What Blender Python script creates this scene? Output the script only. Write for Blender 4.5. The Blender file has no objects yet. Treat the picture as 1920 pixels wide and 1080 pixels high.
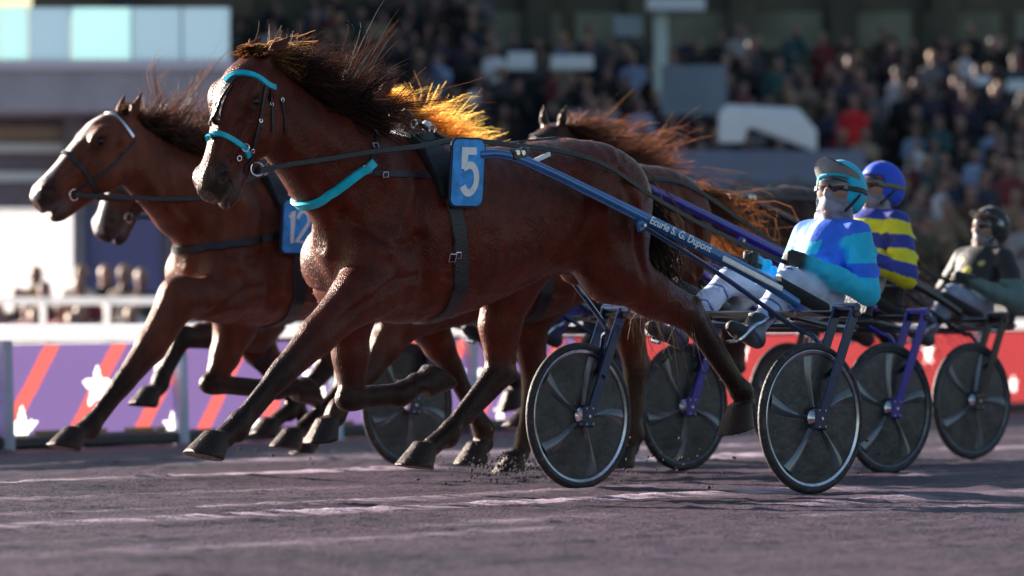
import bpy, math, random
import numpy as np
from mathutils import Vector, Matrix
from mathutils.bvhtree import BVHTree

scene = bpy.context.scene
COL = scene.collection
R = math.radians
random.seed(7)
rng = np.random.default_rng(11)

# ------------------------------------------------------------------ camera
FPX, CAMZ, HORIZON = 13800.0, 0.72, 642.0      # focal length in photo pixels, lens height, horizon row
cam_data = bpy.data.cameras.new("camera")
cam = bpy.data.objects.new("camera", cam_data)
COL.objects.link(cam)
cam.location = (0, 0, CAMZ)
cam.rotation_euler = (R(90), 0, 0)
cam_data.sensor_width = 36.0
cam_data.lens = FPX / 1920 * 36.0
cam_data.shift_y = (HORIZON - 540) / 1920
cam_data.clip_start = 1.0
cam_data.clip_end = 2000.0
cam_data.dof.use_dof = True
cam_data.dof.focus_distance = 33.7
cam_data.dof.aperture_fstop = 3.9
scene.camera = cam

# ------------------------------------------------------------------ sky, sun, exposure
SUN_AZ = Vector((-0.80, 0.60, 0)).normalized()
SUN_EL = R(15)
to_sun = Vector((SUN_AZ.x * math.cos(SUN_EL), SUN_AZ.y * math.cos(SUN_EL), math.sin(SUN_EL)))
world = bpy.data.worlds.new("World")
scene.world = world
world.use_nodes = True
wn = world.node_tree
bg = wn.nodes["Background"]
sky = wn.nodes.new("ShaderNodeTexSky")
sky.sky_type = 'NISHITA'
sky.sun_disc = False
sky.sun_elevation = SUN_EL
sky.sun_rotation = math.atan2(to_sun.x, to_sun.y)
wn.links.new(sky.outputs[0], bg.inputs[0])
bg.inputs[1].default_value = 0.05
sun_data = bpy.data.lights.new("sun", 'SUN')
sun_data.energy = 5.0
sun_data.angle = R(0.5)
sun_data.color = (1.0, 0.90, 0.80)
sun = bpy.data.objects.new("sun", sun_data)
COL.objects.link(sun)
sun.rotation_euler = to_sun.to_track_quat('Z', 'Y').to_euler()
scene.view_settings.view_transform = 'Standard'
scene.view_settings.look = 'None'
scene.view_settings.exposure = 1.8
scene.view_settings.gamma = 1.0
scene.render.engine = 'CYCLES'
scene.cycles.max_bounces = 6
scene.cycles.use_denoising = True

# ------------------------------------------------------------------ object helpers
def tag(o, label=None, cat=None, group=None, kind=None):
    if label: o["label"] = label
    if cat: o["category"] = cat
    if group: o["group"] = group
    if kind: o["kind"] = kind
    return o

def empty(name, loc=(0, 0, 0), rz=0.0):
    o = bpy.data.objects.new(name, None)
    COL.objects.link(o)
    o.location = loc
    o.rotation_euler = (0, 0, rz)
    o.empty_display_size = 0.2
    return o

class MB:
    """collects shapes, links them as ONE mesh object"""
    def __init__(s):
        s.v = []; s.f = []; s.m = []; s.c = None
    def add(s, verts, faces, mi=0):
        b = len(s.v)
        s.v.extend([tuple(p) for p in verts])
        s.f.extend([tuple(b + i for i in f) for f in faces])
        s.m.extend([mi] * len(faces))
    def box(s, c, size, rot=None, mi=0, bev=0.0):
        hx, hy, hz = [q / 2 for q in size]
        if bev <= 0:
            vs = [Vector((x, y, z)) for x in (-hx, hx) for y in (-hy, hy) for z in (-hz, hz)]
            fs = [(0, 1, 3, 2), (4, 6, 7, 5), (0, 4, 5, 1), (2, 3, 7, 6), (0, 2, 6, 4), (1, 5, 7, 3)]
        else:
            e = min(bev, hx * .9, hy * .9, hz * .9)
            pts = []
            for (z, k) in ((-hz, e), (-hz + e, 0), (hz - e, 0), (hz, e)):
                ax, ay = hx - k, hy - k
                pts.append([(-ax, -ay + e, z), (-ax + e, -ay, z), (ax - e, -ay, z), (ax, -ay + e, z), (ax, ay - e, z), (ax - e, ay, z), (-ax + e, ay, z), (-ax, ay - e, z)])
            vs = [Vector(p) for r in pts for p in r]
            fs = [(i * 8 + j, i * 8 + (j + 1) % 8, (i + 1) * 8 + (j + 1) % 8, (i + 1) * 8 + j) for i in range(3) for j in range(8)]
            fs += [tuple(range(7, -1, -1)), tuple(range(24, 32))]
        if rot is not None: vs = [rot @ p for p in vs]
        c = Vector(c)
        s.add([p + c for p in vs], fs, mi)
    def tube(s, path, rad, n=8, mi=0, cap=True, squash=1.0, up=None):
        P = [Vector(p) for p in path]
        m = len(P)
        if not hasattr(rad, '__len__'): rad = [rad] * m
        vs, fs = [], []
        prev = None
        for i in range(m):
            t = (P[min(i + 1, m - 1)] - P[max(i - 1, 0)])
            t = t.normalized() if t.length > 1e-9 else Vector((0, 0, 1))
            ref = Vector(up) if up is not None else (prev if prev is not None else (Vector((0, 0, 1)) if abs(t.z) < .9 else Vector((1, 0, 0))))
            u = (ref - t * ref.dot(t))
            u = u.normalized() if u.length > 1e-6 else t.orthogonal().normalized()
            w = t.cross(u)
            prev = u
            for k in range(n):
                a = 2 * math.pi * k / n
                vs.append(P[i] + u * (math.cos(a) * rad[i] * squash) + w * (math.sin(a) * rad[i]))
        for i in range(m - 1):
            for k in range(n):
                fs.append((i * n + k, i * n + (k + 1) % n, (i + 1) * n + (k + 1) % n, (i + 1) * n + k))
        if cap:
            fs.append(tuple(range(n - 1, -1, -1)))
            fs.append(tuple((m - 1) * n + k for k in range(n)))
        s.add(vs, fs, mi)
    def lathe(s, prof, c, axis='y', n=48, mi=0, closed=False, a0=0.0, a1=2 * math.pi):
        """prof: list of (radius, offset along the axis)"""
        full = abs(a1 - a0 - 2 * math.pi) < 1e-6
        ns = n if full else n + 1
        vs, fs = [], []
        c = Vector(c)
        for (r, h) in prof:
            for k in range(ns):
                a = a0 + (a1 - a0) * k / n
                ca, sa = math.cos(a) * r, math.sin(a) * r
                p = {'y': (ca, h, sa), 'z': (ca, sa, h), 'x': (h, ca, sa)}[axis]
                vs.append(c + Vector(p))
        m = len(prof)
        for i in range(m if closed else m - 1):
            j = (i + 1) % m
            for k in range(n):
                k2 = (k + 1) % ns if full else k + 1
                fs.append((i * ns + k, i * ns + k2, j * ns + k2, j * ns + k))
        s.add(vs, fs, mi)
    def ball(s, c, r, n=12, m=8, mi=0):
        rx, ry, rz = r if hasattr(r, '__len__') else (r, r, r)
        vs, fs = [], []
        for i in range(m + 1):
            th = math.pi * i / m
            for k in range(n):
                a = 2 * math.pi * k / n
                vs.append((c[0] + rx * math.sin(th) * math.cos(a), c[1] + ry * math.sin(th) * math.sin(a), c[2] + rz * math.cos(th)))
        for i in range(m):
            for k in range(n):
                fs.append((i * n + k, (i + 1) * n + k, (i + 1) * n + (k + 1) % n, i * n + (k + 1) % n))
        s.add(vs, fs, mi)
    def build(s, name, mats, parent=None, smooth=True, angle=40):
        me = bpy.data.meshes.new(name)
        me.from_pydata(s.v, [], s.f)
        if not isinstance(mats, (list, tuple)): mats = [mats]
        for m in mats: me.materials.append(m)
        me.polygons.foreach_set("material_index", s.m)
        me.validate(clean_customdata=False)
        if smooth:
            me.polygons.foreach_set("use_smooth", [True] * len(me.polygons))
            try: me.set_sharp_from_angle(angle=R(angle))
            except Exception: pass
        o = bpy.data.objects.new(name, me)
        COL.objects.link(o)
        if parent is not None: o.parent = parent
        return o

def copy_tree(o, parent=None):
    c = o.copy()
    COL.objects.link(c)
    c.parent = parent
    for ch in list(o.children): copy_tree(ch, c)
    return c

# ------------------------------------------------------------------ materials
def nodes_of(name):
    m = bpy.data.materials.new(name)
    m.use_nodes = True
    nt = m.node_tree
    return m, nt, nt.nodes["Principled BSDF"]

def mat(name, col, rough=0.5, metal=0.0, var=0.0, scale=8.0, bump=0.0, bscale=60.0, coat=0.0, sheen=0.0, dirt=None, spec=0.5):
    m, nt, b = nodes_of(name)
    b.inputs["Base Color"].default_value = (*col, 1)
    b.inputs["Roughness"].default_value = rough
    b.inputs["Metallic"].default_value = metal
    b.inputs["Coat Weight"].default_value = coat
    b.inputs["Sheen Weight"].default_value = sheen
    b.inputs["Specular IOR Level"].default_value = spec
    tc = nt.nodes.new("ShaderNodeTexCoord")
    if var > 0 or dirt:
        n = nt.nodes.new("ShaderNodeTexNoise"); n.inputs["Scale"].default_value = scale; n.inputs["Detail"].default_value = 6
        nt.links.new(tc.outputs["Object"], n.inputs["Vector"])
        r = nt.nodes.new("ShaderNodeValToRGB")
        lo = [c * (1 - var) for c in col]; hi = [min(1, c * (1 + var)) for c in col]
        if dirt: lo = dirt
        r.color_ramp.elements[0].position = .36; r.color_ramp.elements[1].position = .62
        r.color_ramp.elements[0].color = (*lo, 1); r.color_ramp.elements[1].color = (*hi, 1)
        nt.links.new(n.outputs["Fac"], r.inputs["Fac"])
        nt.links.new(r.outputs["Color"], b.inputs["Base Color"])
    if bump > 0:
        n2 = nt.nodes.new("ShaderNodeTexNoise"); n2.inputs["Scale"].default_value = bscale; n2.inputs["Detail"].default_value = 5
        nt.links.new(tc.outputs["Object"], n2.inputs["Vector"])
        bp = nt.nodes.new("ShaderNodeBump"); bp.inputs["Strength"].default_value = bump; bp.inputs["Distance"].default_value = 0.02
        nt.links.new(n2.outputs["Fac"], bp.inputs["Height"])
        nt.links.new(bp.outputs["Normal"], b.inputs["Normal"])
    return m

def translucent_mat(name, col, fac=0.5, rough=0.6):
    m, nt, b = nodes_of(name)
    b.inputs["Base Color"].default_value = (*col, 1); b.inputs["Roughness"].default_value = rough
    t = nt.nodes.new("ShaderNodeBsdfTranslucent"); t.inputs[0].default_value = (*col, 1)
    mx = nt.nodes.new("ShaderNodeMixShader"); mx.inputs[0].default_value = fac
    out = nt.nodes["Material Output"]
    nt.links.new(b.outputs[0], mx.inputs[1]); nt.links.new(t.outputs[0], mx.inputs[2]); nt.links.new(mx.outputs[0], out.inputs[0])
    return m

def attr_mat(name, rough=0.5, sheen=0.0, tint=(1, .6, .35), bump=0.2, bscale=90.0, var=.25, vscale=25.0, stretch=None, spec=.5, spec_tint=(1, 1, 1)):
    """colour comes from the mesh colour attribute (coat markings, clothing pieces), broken up by noise"""
    m, nt, b = nodes_of(name)
    at = nt.nodes.new("ShaderNodeAttribute"); at.attribute_name = "Col"
    tc = nt.nodes.new("ShaderNodeTexCoord")
    mp = nt.nodes.new("ShaderNodeMapping")
    if stretch: mp.inputs["Scale"].default_value = stretch
    nt.links.new(tc.outputs["Object"], mp.inputs["Vector"])
    n = nt.nodes.new("ShaderNodeTexNoise"); n.inputs["Scale"].default_value = vscale; n.inputs["Detail"].default_value = 5
    nt.links.new(mp.outputs[0], n.inputs["Vector"])
    r = nt.nodes.new("ShaderNodeMapRange"); r.inputs[1].default_value = .3; r.inputs[2].default_value = .7; r.inputs[3].default_value = 1 - var; r.inputs[4].default_value = 1 + var
    nt.links.new(n.outputs["Fac"], r.inputs[0])
    mu = nt.nodes.new("ShaderNodeVectorMath"); mu.operation = 'SCALE'
    nt.links.new(at.outputs["Color"], mu.inputs[0]); nt.links.new(r.outputs[0], mu.inputs["Scale"])
    nt.links.new(mu.outputs[0], b.inputs["Base Color"])
    b.inputs["Roughness"].default_value = rough
    b.inputs["Specular IOR Level"].default_value = spec
    b.inputs["Specular Tint"].default_value = (*spec_tint, 1); b.inputs["Sheen Weight"].default_value = sheen; b.inputs["Sheen Tint"].default_value = (*tint, 1); b.inputs["Sheen Roughness"].default_value = .35
    n2 = nt.nodes.new("ShaderNodeTexNoise"); n2.inputs["Scale"].default_value = bscale; n2.inputs["Detail"].default_value = 4
    nt.links.new(mp.outputs[0], n2.inputs["Vector"])
    bp = nt.nodes.new("ShaderNodeBump"); bp.inputs["Strength"].default_value = bump; bp.inputs["Distance"].default_value = .01
    nt.links.new(n2.outputs["Fac"], bp.inputs["Height"]); nt.links.new(bp.outputs[0], b.inputs["Normal"])
    return m

def hair_mat(name, fac=.55):
    m, nt, b = nodes_of(name)
    at = nt.nodes.new("ShaderNodeAttribute"); at.attribute_name = "Col"
    nt.links.new(at.outputs["Color"], b.inputs["Base Color"]); b.inputs["Roughness"].default_value = .5; b.inputs["Specular IOR Level"].default_value = .2
    g = nt.nodes.new("ShaderNodeVectorMath"); g.operation = 'SCALE'; g.inputs["Scale"].default_value = 1.6
    nt.links.new(at.outputs["Color"], g.inputs[0])
    t = nt.nodes.new("ShaderNodeBsdfTranslucent"); nt.links.new(g.outputs[0], t.inputs[0])
    mx = nt.nodes.new("ShaderNodeMixShader"); mx.inputs[0].default_value = fac
    nt.links.new(b.outputs[0], mx.inputs[1]); nt.links.new(t.outputs[0], mx.inputs[2])
    nt.links.new(mx.outputs[0], nt.nodes["Material Output"].inputs[0])
    return m

M = {}
M['coat'] = attr_mat("horse_coat", rough=.32, sheen=.10, tint=(1, .45, .2), bump=.7, bscale=85, var=.34, vscale=8, stretch=(1.8, 1.8, .7), spec=.34, spec_tint=(1, .62, .5))
M['cloth'] = attr_mat("racing_silks", rough=.62, sheen=.15, tint=(1, 1, 1), bump=.7, bscale=14, var=.12, vscale=14)
M['hair'] = hair_mat("horse_hair", .32)
M['gold_hair'] = hair_mat("golden_hair", .6)
M['black_leather'] = mat("black_leather", (.012, .012, .015), .38, bump=.3, bscale=120)
M['black_rubber'] = mat("black_rubber", (.014, .014, .016), .6, var=.3, scale=30)
M['steel'] = mat("polished_steel", (.75, .75, .78), .18, 1.0)
M['turq'] = mat("turquoise_strap", (.0, .52, .66), .35, var=.15, scale=20)
M['eye'] = mat("horse_eye", (.006, .004, .004), .10, spec=.35)
M['olive_strap'] = mat("olive_strap", (.16, .15, .03), .5)
M['navy_cloth'] = mat("navy_cloth_edge", (.012, .02, .05), .6)
M['blue_cloth'] = mat("blue_number_cloth", (.05, .34, .80), .6, var=.22, scale=14, bump=.8, bscale=16)
M['white_print'] = mat("white_print", (.86, .90, .90), .5, var=.06, scale=40)
# ------------------------------------------------------------------ implicit surfaces for bodies
class Field:
    def __init__(s, lo, hi, vx):
        s.lo = np.array(lo, np.float32); s.vx = vx
        s.n = [int(math.ceil((hi[i] - lo[i]) / vx)) + 1 for i in range(3)]
        s.F = np.ones(s.n, np.float32)
        s.prims = []
    def _grid(s, b):
        sl, ax = [], []
        for i in range(3):
            a = max(0, int((b[0][i] - s.lo[i]) / s.vx)); e = min(s.n[i], int((b[1][i] - s.lo[i]) / s.vx) + 2)
            if e <= a: return None, None
            sl.append(slice(a, e)); ax.append((s.lo[i] + s.vx * np.arange(a, e)).astype(np.float32))
        return tuple(sl), np.meshgrid(*ax, indexing='ij', sparse=True)
    def add(s, fn, b, k=.03, col=None, sub=False):
        mg = k + 3 * s.vx
        b = ([b[0][i] - mg for i in range(3)], [b[1][i] + mg for i in range(3)])
        sl, g = s._grid(b)
        if sl is None: return
        d = fn(*g).astype(np.float32)
        A = s.F[sl]
        if sub:
            d = -d
            h = np.maximum(k - np.abs(A - d), 0) / k
            s.F[sl] = np.maximum(A, d) + h * h * k * .25
        else:
            h = np.maximum(k - np.abs(A - d), 0) / k
            s.F[sl] = np.minimum(A, d) - h * h * k * .25
        if col is not None: s.prims.append((fn, col, sub))
    def rcone(s, a, b, ra, rb, k=.03, col=None, sy=1.0, sub=False, tf=None):
        a = np.array(a, float); b = np.array(b, float)
        if tf is None:
            tf = lambda x, y, z: (x, y, z)
            A2 = a; r = max(ra, rb) ; bb = (np.minimum(a, b) - r, np.maximum(a, b) + r)
        y0 = a[1]
        def fn(x, y, z, a=a, b=b):
            y = y0 + (y - y0) * sy
            b2 = np.array([b[0], y0 + (b[1] - y0) * sy, b[2]])
            ba = b2 - a; L = max(float(ba @ ba), 1e-9)
            h = np.clip(((x - a[0]) * ba[0] + (y - a[1]) * ba[1] + (z - a[2]) * ba[2]) / L, 0, 1)
            return np.sqrt((x - a[0] - ba[0] * h) ** 2 + (y - a[1] - ba[1] * h) ** 2 + (z - a[2] - ba[2] * h) ** 2) - (ra + (rb - ra) * h)
        s.add(fn, bb, k, col, sub)
    def chain(s, pts, k=.03, col=None, sy=1.0):
        for (p, q) in zip(pts[:-1], pts[1:]):
            s.rcone(p[:3], q[:3], p[3], q[3], k, col, sy)
    def ell(s, c, r, k=.04, col=None, rot=None, sub=False):
        """rot: pitch angle in the x-z plane"""
        c = np.array(c, float); r = np.array(r, float)
        ca, sa = (math.cos(rot), math.sin(rot)) if rot else (1, 0)
        def fn(x, y, z):
            dx, dz = x - c[0], z - c[2]
            u, w = (dx * ca + dz * sa), (-dx * sa + dz * ca)
            q = np.sqrt((u / r[0]) ** 2 + ((y - c[1]) / r[1]) ** 2 + (w / r[2]) ** 2)
            return (q - 1) * r.min() * np.minimum(1.6, 1 + 0 * q)
        R_ = r.max()
        s.add(fn, (c - R_, c + R_), k, col, sub)
    def mesh(s):
        F = s.F; I = F < 0
        c = [I[dx:F.shape[0] - 1 + dx, dy:F.shape[1] - 1 + dy, dz:F.shape[2] - 1 + dz] for dx in (0, 1) for dy in (0, 1) for dz in (0, 1)]
        allv = np.logical_and.reduce(c); anyv = np.logical_or.reduce(c)
        cells = np.argwhere(anyv & ~allv)
        ids = np.full(anyv.shape, -1, np.int32)
        ids[cells[:, 0], cells[:, 1], cells[:, 2]] = np.arange(len(cells))
        off = np.array([(dx, dy, dz) for dx in (0, 1) for dy in (0, 1) for dz in (0, 1)])
        val = np.stack([F[cells[:, 0] + o[0], cells[:, 1] + o[1], cells[:, 2] + o[2]] for o in off], 1)
        acc = np.zeros((len(cells), 3)); cnt = np.zeros(len(cells))
        for i in range(8):
            for ax in range(3):
                if off[i][ax]: continue
                j = i + (4, 2, 1)[ax]
                a, b = val[:, i], val[:, j]
                cr = (a < 0) != (b < 0)
                t = np.where(cr, a / np.where(cr, a - b, 1), 0)
                p = off[i][None, :] + np.zeros((len(cells), 3)); p[:, ax] += t
                acc[cr] += p[cr]; cnt[cr] += 1
        V = (cells + acc / cnt[:, None]) * s.vx + s.lo
        Q = []
        for ax in range(3):
            o1, o2 = [(1, 2), (2, 0), (0, 1)][ax]
            n = list(F.shape)
            sa = [slice(0, None)] * 3; sb = [slice(0, None)] * 3
            sa[ax] = slice(0, n[ax] - 1); sb[ax] = slice(1, n[ax])
            for o in (o1, o2):
                sa[o] = slice(1, n[o] - 1); sb[o] = slice(1, n[o] - 1)
            A, B = I[tuple(sa)], I[tuple(sb)]
            e = np.argwhere(A != B)
            flip = A[e[:, 0], e[:, 1], e[:, 2]]
            e = e.copy(); e[:, o1] += 1; e[:, o2] += 1
            def cid(d1, d2):
                q = e.copy(); q[:, o1] += d1; q[:, o2] += d2
                return ids[q[:, 0], q[:, 1], q[:, 2]]
            q = np.stack([cid(-1, -1), cid(0, -1), cid(0, 0), cid(-1, 0)], 1)
            q[~flip] = q[~flip][:, ::-1]
            Q.append(q)
        Q = np.concatenate(Q)
        Q = Q[(Q >= 0).all(1)]
        return V, Q
    def relax(s, V, Q, it=2, lam=.5):
        e = np.concatenate([Q[:, [0, 1]], Q[:, [1, 2]], Q[:, [2, 3]], Q[:, [3, 0]]])
        for _ in range(it):
            for l in (lam, -lam * .9):
                S = np.zeros_like(V); C = np.zeros(len(V))
                for k in range(3):
                    S[:, k] = np.bincount(e[:, 0], V[e[:, 1], k], len(V)) + np.bincount(e[:, 1], V[e[:, 0], k], len(V))
                C = np.bincount(e[:, 0], minlength=len(V)) + np.bincount(e[:, 1], minlength=len(V))
                V = V + l * (S / np.maximum(C, 1)[:, None] - V)
        return V
    def colours(s, V, tau=.012):
        """each vertex takes the colours of the pieces it belongs to"""
        W = np.zeros(len(V)); C = np.zeros((len(V), 3))
        x, y, z = V[:, 0], V[:, 1], V[:, 2]
        for fn, col, sub in s.prims:
            d = np.abs(fn(x, y, z)) if sub else np.maximum(fn(x, y, z), -.02)
            w = np.exp(-np.clip(d, -.02, .5) / tau)
            c = col(V) if callable(col) else np.array(col)[None, :]
            C += w[:, None] * c; W += w
        return C / np.maximum(W, 1e-12)[:, None]
    def build(s, name, material, parent=None, tau=.012, post=None, it=2, loc=None):
        V, Q = s.mesh(); V = s.relax(V, Q, it)
        C = s.colours(V, tau)
        if post is not None: C = post(V, C)
        return mesh_np(name, V, Q, material, parent, C)

def mesh_np(name, V, Q, material, parent=None, C=None, smooth=True):
    me = bpy.data.meshes.new(name)
    n, k = Q.shape
    me.vertices.add(len(V)); me.vertices.foreach_set("co", np.ascontiguousarray(V, np.float32).ravel())
    me.loops.add(n * k); me.loops.foreach_set("vertex_index", np.ascontiguousarray(Q, np.int32).ravel())
    me.polygons.add(n); me.polygons.foreach_set("loop_start", np.arange(0, n * k, k, dtype=np.int32))
    try: me.polygons.foreach_set("loop_total", np.full(n, k, np.int32))
    except Exception: pass
    me.update(calc_edges=True)
    if smooth: me.polygons.foreach_set("use_smooth", np.ones(n, bool))
    if C is not None:
        at = me.color_attributes.new("Col", 'FLOAT_COLOR', 'POINT')
        at.data.foreach_set("color", np.concatenate([C, np.ones((len(C), 1))], 1).astype(np.float32).ravel())
    me.materials.append(material)
    o = bpy.data.objects.new(name, me)
    COL.objects.link(o)
    if parent is not None: o.parent = parent
    return o

class Fr:
    """a horse-and-sulky's own frame: x forward, y to its left, origin on the ground under the axle"""
    def __init__(s, A, a=R(45)):
        s.A = A; s.a = a
        s.h = (-math.cos(a), -math.sin(a)); s.l = (math.sin(a), -math.cos(a))
        s.rz = math.atan2(s.h[1], s.h[0])
        s.cam = s.inv((0, 0, CAMZ))
    def inv(s, w):
        dx, dy = w[0] - s.A[0], w[1] - s.A[1]
        return Vector((dx * s.h[0] + dy * s.h[1], dx * s.l[0] + dy * s.l[1], w[2]))
    def world(s, p):
        return Vector((s.A[0] + p[0] * s.h[0] + p[1] * s.l[0], s.A[1] + p[0] * s.h[1] + p[1] * s.l[1], p[2]))
    def loc(s, px, py, y):
        """where the sight line through a photo pixel crosses the plane y in this frame"""
        t = (px - 960) / FPX
        bx = s.A[0] + y * s.l[0]; by = s.A[1] + y * s.l[1]
        x = (t * by - bx) / (s.h[0] - t * s.h[1])
        return Vector((x, y, CAMZ + (HORIZON - py) / FPX * (by + x * s.h[1])))

def spline(pts, n=8):
    P = [Vector(p) for p in pts]
    out = []
    for i in range(len(P) - 1):
        p0, p1, p2, p3 = P[max(i - 1, 0)], P[i], P[i + 1], P[min(i + 2, len(P) - 1)]
        for k in range(n):
            t = k / n
            out.append(.5 * ((2 * p1) + (p2 - p0) * t + (2 * p0 - 5 * p1 + 4 * p2 - p3) * t * t + (3 * p1 - p0 - 3 * p2 + p3) * t ** 3))
    out.append(P[-1])
    return out
# ------------------------------------------------------------------ horses
BLACK = (.006, .0045, .0045)
TORSO = [(.46, 1.44, 1.14, .08), (.51, 1.50, 1.06, .15), (.60, 1.585, 1.03, .205), (.72, 1.65, 1.03, .265), (.91, 1.69, 1.06, .285), (1.14, 1.665, 1.005, .28), (1.37, 1.636, .92, .30),
         (1.65, 1.64, .83, .305), (1.9, 1.655, .805, .275), (2.1, 1.62, .81, .235), (2.3, 1.52, .85, .20), (2.37, 1.42, .92, .155), (2.43, 1.31, 1.02, .10), (2.46, 1.24, 1.10, .05)]
HEAD = [(-.05, .05, -.08, .05), (.0, .10, -.13, .084), (.08, .15, -.17, .108), (.18, .165, -.195, .122), (.30, .142, -.208, .112), (.38, .126, -.188, .095), (.46, .108, -.140, .076),
        (.54, .096, -.104, .066), (.61, .092, -.092, .070), (.66, .080, -.088, .067), (.70, .052, -.065, .052)]

def loft_fn(tab, axis_u, p=2.2):
    T = np.array(tab, float)
    def fn(u, v, y):
        uc = np.clip(u, T[0, 0], T[-1, 0])
        f = np.interp(uc, T[:, 0], T[:, 1]); b = np.interp(uc, T[:, 0], T[:, 2]); w = np.interp(uc, T[:, 0], T[:, 3])
        c, r = (f + b) / 2, (f - b) / 2
        q = ((np.abs(v - c) / r) ** p + (np.abs(y) / w) ** p) ** (1 / p)
        d = (q - 1) * np.minimum(r, w)
        e = np.abs(u - uc)
        return np.where(e > 0, np.sqrt(np.maximum(d, 0) ** 2 + e * e), d)
    return fn

def smooth_tab(tab, n=60):
    T = np.array(tab, float)
    us = np.linspace(T[0, 0], T[-1, 0], n)
    out = [us]
    for k in range(1, 4):
        y = np.interp(us, T[:, 0], T[:, k])
        for _ in range(3): y[1:-1] = (y[:-2] + 2 * y[1:-1] + y[2:]) / 4
        out.append(y)
    return np.stack(out, 1)

RELIEF = [  # (points on the near flank, height, width)
    ([(2.02, .25, 1.52), (2.08, .25, 1.30), (2.05, .25, 1.10), (2.0, .25, .95)], -.013, .022),       # behind the shoulder
    ([(2.42, .2, 1.30), (2.30, .2, 1.18), (2.16, .2, 1.16), (2.06, .2, 1.20)], -.009, .020),          # above the upper arm
    ([(2.78, .1, 1.62), (2.60, .1, 1.46), (2.44, .12, 1.32)], -.012, .020),                           # jugular groove
    ([(2.62, .1, 1.72), (2.42, .12, 1.56), (2.26, .2, 1.50)], .008, .035),
    ([(1.06, .25, 1.50), (1.00, .25, 1.32), (1.08, .25, 1.14)], -.012, .026),                         # flank
    ([(.78, .25, 1.52), (.70, .25, 1.34), (.66, .2, 1.16), (.60, .2, 1.04)], -.009, .018),            # hamstring line
    ([(.92, .25, 1.36), (.86, .25, 1.20), (.80, .25, 1.10)], .008, .040),
    ([(1.20, .28, 1.02), (1.45, .3, .96), (1.70, .28, .95), (1.92, .25, 1.00)], .0045, .010),          # spur vein
    ([(2.10, .2, 1.02), (2.30, .2, .98), (2.50, .2, .86), (2.66, .2, .76)], -.007, .014),
    ([(2.12, .25, 1.42), (2.20, .2, 1.26), (2.28, .2, 1.14)], .007, .030)]

LEGS1 = dict(
    LF=dict(elbow=(2.30, .95), arm=(2.40, .93), mid=(2.655, .745), knee=(2.885, .568), fet=(3.135, .35), cor=(3.215, .295), sole=(.22, -.975), toe=(.975, .22)),
    RF=dict(elbow=(2.16, .95), arm=(2.13, .86), mid=(2.115, .66), knee=(2.105, .462), fet=(1.80, .475), cor=(1.70, .53), sole=(-.55, .83), toe=(-.8, -.55)),
    LH=dict(hip=(.72, 1.36), stifle=(.74, 1.08), gas=(.47, .95), hock=(.19, .83), fet=(-.155, .49), cor=(-.20, .425), sole=(-.25, -.97), toe=(.35, -.8)),
    RH=dict(hip=(.86, 1.34), stifle=(1.10, 1.02), gas=(1.14, .80), hock=(1.155, .585), fet=(1.485, .30), cor=(1.60, .235), sole=(.12, -.99), toe=(.99, .12)),
)

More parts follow.
